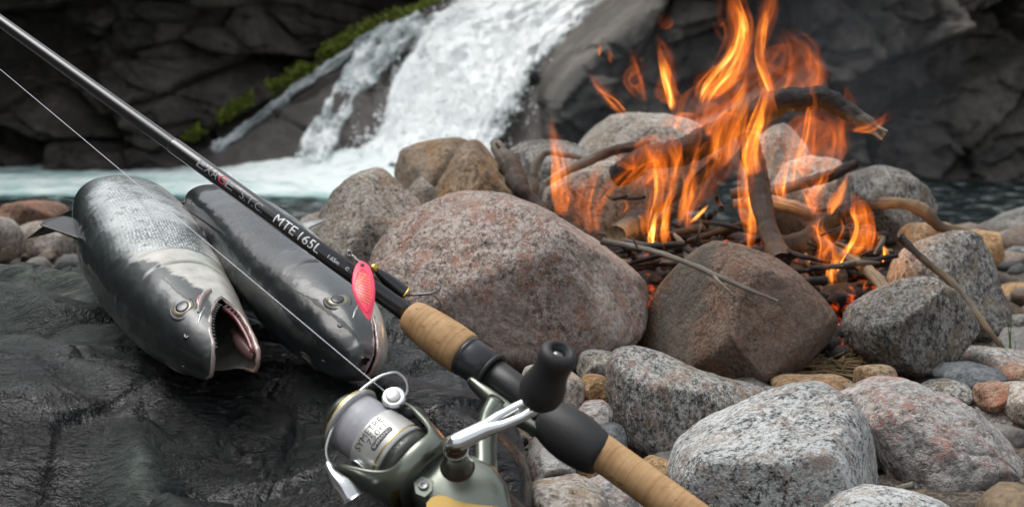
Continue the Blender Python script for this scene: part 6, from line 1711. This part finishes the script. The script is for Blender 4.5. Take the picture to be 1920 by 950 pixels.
FL = [
 ([(1052, 405, 1.55, 14), (1050, 360, 1.55, 20), (1046, 310, 1.55, 17), (1038, 260, 1.55, 9), (1031, 212, 1.55, 1)], 'mid'),
 ([(1175, 218, 1.6, 6), (1150, 195, 1.6, 8), (1122, 165, 1.6, 5), (1102, 138, 1.6, 1)], 'mid'),
 ([(1123, 106, 1.6, 2), (1124, 94, 1.6, 6), (1126, 80, 1.6, 1)], 'mid'), ([(1146, 120, 1.6, 2), (1144, 106, 1.6, 6), (1141, 88, 1.6, 1)], 'dim'),
 ([(1205, 192, 1.6, 8), (1197, 160, 1.6, 14), (1190, 128, 1.6, 11), (1184, 98, 1.6, 1)], 'dim'),
 ([(1262, 208, 1.56, 7), (1258, 175, 1.56, 14), (1249, 140, 1.56, 13), (1240, 108, 1.56, 7), (1232, 76, 1.56, 1)], 'hot'),
 ([(1240, 55, 1.6, 4), (1250, 40, 1.6, 18), (1256, 26, 1.6, 3)], 'dim'), ([(1356, 78, 1.6, 4), (1346, 58, 1.6, 8), (1336, 34, 1.6, 1)], 'dim'),
 ([(1316, 196, 1.5, 8), (1328, 168, 1.5, 14), (1352, 140, 1.5, 18), (1378, 105, 1.5, 20), (1388, 60, 1.5, 22), (1384, 10, 1.5, 20), (1376, -40, 1.5, 8)], 'hot'),
 ([(1330, 190, 1.52, 5), (1370, 160, 1.52, 12), (1395, 110, 1.52, 14), (1388, 50, 1.52, 12), (1366, -10, 1.52, 6)], 'mid'),
 ([(1452, 215, 1.5, 12), (1440, 165, 1.5, 17), (1426, 110, 1.5, 13), (1428, 55, 1.5, 15), (1436, 10, 1.5, 15), (1442, -40, 1.5, 6)], 'mid'),
 ([(1430, 190, 1.55, 20), (1470, 150, 1.55, 50), (1490, 105, 1.55, 48), (1470, 62, 1.55, 14)], 'dim'),
 ([(1510, 180, 1.55, 10), (1525, 150, 1.55, 20), (1516, 110, 1.55, 16), (1500, 85, 1.55, 4)], 'dim'),
 ([(1290, 290, 1.53, 26), (1310, 255, 1.53, 46), (1330, 210, 1.53, 44), (1380, 170, 1.53, 34), (1420, 120, 1.53, 10)], 'dim'),
 ([(1350, 300, 1.46, 18), (1362, 262, 1.46, 30), (1374, 215, 1.46, 26), (1392, 170, 1.46, 12), (1402, 135, 1.46, 2)], 'mid'),
 ([(1412, 330, 1.43, 12), (1406, 290, 1.43, 24), (1420, 235, 1.43, 26), (1434, 185, 1.43, 16), (1440, 130, 1.43, 3)], 'hot'),
 ([(1404, 468, 1.36, 6), (1402, 430, 1.36, 10), (1398, 385, 1.37, 10), (1396, 330, 1.38, 9), (1412, 270, 1.4, 12), (1428, 215, 1.4, 4)], 'hot'),
 ([(1118, 442, 1.42, 5), (1122, 405, 1.43, 9), (1140, 365, 1.44, 11), (1165, 330, 1.45, 10), (1190, 300, 1.45, 3)], 'mid'),
 ([(1105, 440, 1.46, 8), (1098, 390, 1.46, 12), (1110, 340, 1.46, 10), (1130, 295, 1.46, 3)], 'dim'),
 ([(1165, 345, 1.5, 20), (1195, 330, 1.5, 42), (1215, 300, 1.5, 44), (1225, 268, 1.5, 18)], 'dim'),
 ([(1205, 350, 1.46, 8), (1222, 330, 1.46, 14), (1228, 300, 1.46, 14), (1212, 268, 1.46, 4)], 'mid'),
 ([(1222, 462, 1.38, 6), (1222, 430, 1.38, 11), (1230, 385, 1.4, 11), (1236, 330, 1.42, 14), (1230, 270, 1.44, 5)], 'hot'),
 ([(1222, 464, 1.37, 4), (1221, 446, 1.37, 8), (1226, 420, 1.37, 4), (1229, 398, 1.37, 1)], 'core'),
 ([(1247, 466, 1.36, 6), (1246, 440, 1.36, 11), (1250, 400, 1.37, 9), (1260, 345, 1.38, 9), (1264, 295, 1.4, 14), (1254, 250, 1.42, 4)], 'hot'),
 ([(1247, 468, 1.35, 4), (1245, 446, 1.35, 9), (1248, 418, 1.35, 5), (1254, 384, 1.35, 1)], 'core'),
 ([(1272, 425, 1.42, 3), (1276, 398, 1.42, 8), (1286, 360, 1.42, 10), (1298, 318, 1.42, 8), (1310, 275, 1.42, 2)], 'mid'),
 ([(1286, 428, 1.40, 3), (1288, 398, 1.40, 7), (1297, 365, 1.40, 7), (1300, 335, 1.4, 2)], 'hot'),
 ([(1310, 388, 1.45, 6), (1330, 345, 1.45, 16), (1350, 300, 1.45, 20), (1360, 262, 1.45, 8)], 'dim'),
 ([(1292, 418, 1.35, 2), (1308, 405, 1.35, 6), (1320, 394, 1.35, 5), (1330, 383, 1.35, 1)], 'core'),
 ([(1206, 440, 1.38, 2), (1204, 420, 1.38, 4), (1203, 395, 1.38, 1)], 'hot'),
 ([(1168, 400, 1.42, 3), (1176, 385, 1.42, 5), (1166, 370, 1.42, 1)], 'hot'),
 ([(1484, 352, 1.5, 6), (1492, 310, 1.5, 12), (1508, 262, 1.5, 13), (1516, 205, 1.5, 10), (1526, 140, 1.5, 2)], 'hot'),
 ([(1505, 330, 1.52, 8), (1522, 280, 1.52, 24), (1535, 235, 1.52, 26), (1545, 190, 1.52, 6)], 'dim'),
 ([(1575, 300, 1.5, 6), (1572, 250, 1.5, 12), (1580, 205, 1.5, 10), (1584, 165, 1.5, 2)], 'dim'),
 ([(1540, 330, 1.5, 6), (1555, 290, 1.5, 18), (1560, 250, 1.5, 16), (1552, 215, 1.5, 3)], 'dim'),
 ([(1530, 405, 1.44, 10), (1528, 375, 1.44, 18), (1540, 345, 1.44, 15), (1548, 305, 1.44, 2)], 'hot'),
 ([(1520, 390, 1.43, 8), (1512, 368, 1.43, 12), (1505, 340, 1.43, 3)], 'hot'), ([(1556, 400, 1.43, 6), (1565, 378, 1.43, 12), (1580, 350, 1.43, 6), (1590, 325, 1.43, 1)], 'hot'),
 ([(1470, 380, 1.46, 6), (1462, 350, 1.46, 10), (1470, 315, 1.46, 8), (1478, 280, 1.46, 2)], 'mid'),
 ([(1585, 485, 1.37, 8), (1604, 455, 1.37, 17), (1616, 425, 1.37, 17), (1606, 390, 1.37, 12), (1605, 358, 1.37, 2)], 'hot'),
 ([(1578, 475, 1.36, 4), (1597, 455, 1.36, 8), (1606, 428, 1.36, 8), (1602, 400, 1.36, 6), (1604, 372, 1.36, 1)], 'core'),
 ([(1628, 478, 1.40, 4), (1632, 440, 1.40, 10), (1628, 405, 1.40, 9), (1616, 368, 1.4, 2)], 'mid'),
 ([(1556, 536, 1.33, 5), (1552, 510, 1.33, 9), (1562, 485, 1.33, 9), (1558, 455, 1.33, 8), (1545, 430, 1.33, 2)], 'hot'),
 ([(1568, 510, 1.33, 5), (1575, 488, 1.33, 13), (1585, 470, 1.33, 9), (1600, 455, 1.33, 2)], 'core'),
 ([(1536, 490, 1.35, 6), (1540, 460, 1.35, 12), (1532, 430, 1.35, 9), (1540, 400, 1.35, 2)], 'mid'),
 ([(1545, 505, 1.34, 3), (1548, 490, 1.34, 5), (1553, 472, 1.34, 1)], 'core'),
 ([(1570, 455, 1.36, 5), (1582, 430, 1.36, 9), (1574, 405, 1.36, 2)], 'hot'),
 ([(1598, 248, 1.46, 4), (1625, 240, 1.46, 10), (1648, 226, 1.46, 7), (1668, 207, 1.46, 1)], 'hot'),
 ([(1655, 492, 1.38, 4), (1660, 478, 1.38, 7), (1656, 458, 1.38, 1)], 'core'),
 ([(1582, 648, 1.31, 4), (1577, 638, 1.31, 7), (1566, 625, 1.31, 1)], 'core'), ([(1552, 655, 1.30, 3), (1560, 648, 1.30, 4), (1568, 644, 1.3, 1)], 'hot'),
 ([(1205, 612, 1.33, 3), (1202, 600, 1.33, 4), (1200, 590, 1.33, 1)], 'mid'), ([(1218, 560, 1.36, 3), (1222, 550, 1.36, 5), (1224, 536, 1.36, 1)], 'mid'),
 ([(1620, 545, 1.32, 3), (1622, 532, 1.32, 8), (1630, 520, 1.32, 2)], 'mid'),
]
for k, (p, kd_) in enumerate(FL):
    flame(p, kd_, 500 + k * 13, 0.95)
    if len(p) >= 4 and kd_ != 'core':                     # each larger tongue is several sheets deep
        r_ = random.Random(900 + k)
        flame([(a + r_.uniform(-8, 8), b + r_.uniform(-10, 6), c + r_.uniform(-0.03, 0.03), h * r_.uniform(0.7, 1.1)) for a, b, c, h in p], kd_ if kd_ == 'dim' else 'mid', 1300 + k * 11)
        flame([(a + r_.uniform(-12, 12), b + r_.uniform(-16, 6), c + r_.uniform(0.01, 0.06), h * r_.uniform(1.2, 1.8)) for a, b, c, h in p], 'dim', 2000 + k * 7)
# the fire's own light
for (a, b, c, e) in ((1270, 400, 1.46, 0.16), (1430, 300, 1.52, 0.22), (1570, 450, 1.42, 0.2)):
    l = bpy.data.lights.new('fire_light', 'POINT'); l.energy = e; l.color = (1.0, 0.40, 0.10); l.shadow_soft_size = 0.04
    lo = bpy.data.objects.new('fire_light', l); COL.objects.link(lo); lo.parent = fire
    lo.location = tuple(W(a, b, c) - np.array(fire.location))

# ---- grass tuft
def build_grass():
    rg = random.Random(5); root = thing('grass_tuft', 'small tuft of green grass blades at the right edge between the stones', 'grass', W(1893, 690, 1.28))
    mg = simple('grass green', (0.06, 0.14, 0.02), 0.5, var=0.5, bscale=200)
    for (bx, tx, ty) in ((1897, 1888, 596), (1893, 1896, 600), (1890, 1874, 632), (1900, 1905, 640), (1895, 1884, 655)):
        P = resample(np.array([W(bx, 695, 1.275), W(bx + (tx - bx) * 0.3, 695 + (ty - 695) * 0.5, 1.272), W(tx, ty, 1.268)]), 12)
        V, F = tube(P, np.interp(np.linspace(0, 1, 12), [0, 0.5, 1], [2.2, 1.9, 0.3]) * 1.27 / FPX, 6, flat=0.4)
        mk('blade', V, F, mg, root)
build_grass()

# ---- thin bluish smoke drifting right of the flames
def build_smoke():
    D, F = ico(4)
    m = NT('thin smoke')
    pv = m.n('VolumePrincipled', None, Color=(0.70, 0.78, 0.90), Density=0.22, Anisotropy=0.2)
    m.t.links.new(pv.outputs[0], m.out.inputs['Volume'])
    for k, (px, py, d, rx, ry, rz) in enumerate(((1560, 150, 1.75, 0.17, 0.16, 0.10), (1180, 190, 1.8, 0.12, 0.12, 0.08))):
        P = D * (1 + 0.35 * fbm(D * 1.6 + k * 5, 3, 40 + k)[:, None]) * np.array([rx, rz, ry]) + W(px, py, d)
        o = mk('smoke', P, F, m.m); setp(o, 'thin bluish smoke hanging over the right of the fire' if k == 0 else 'thin bluish smoke hanging over the left of the fire', 'smoke', kind='stuff')
build_smoke()
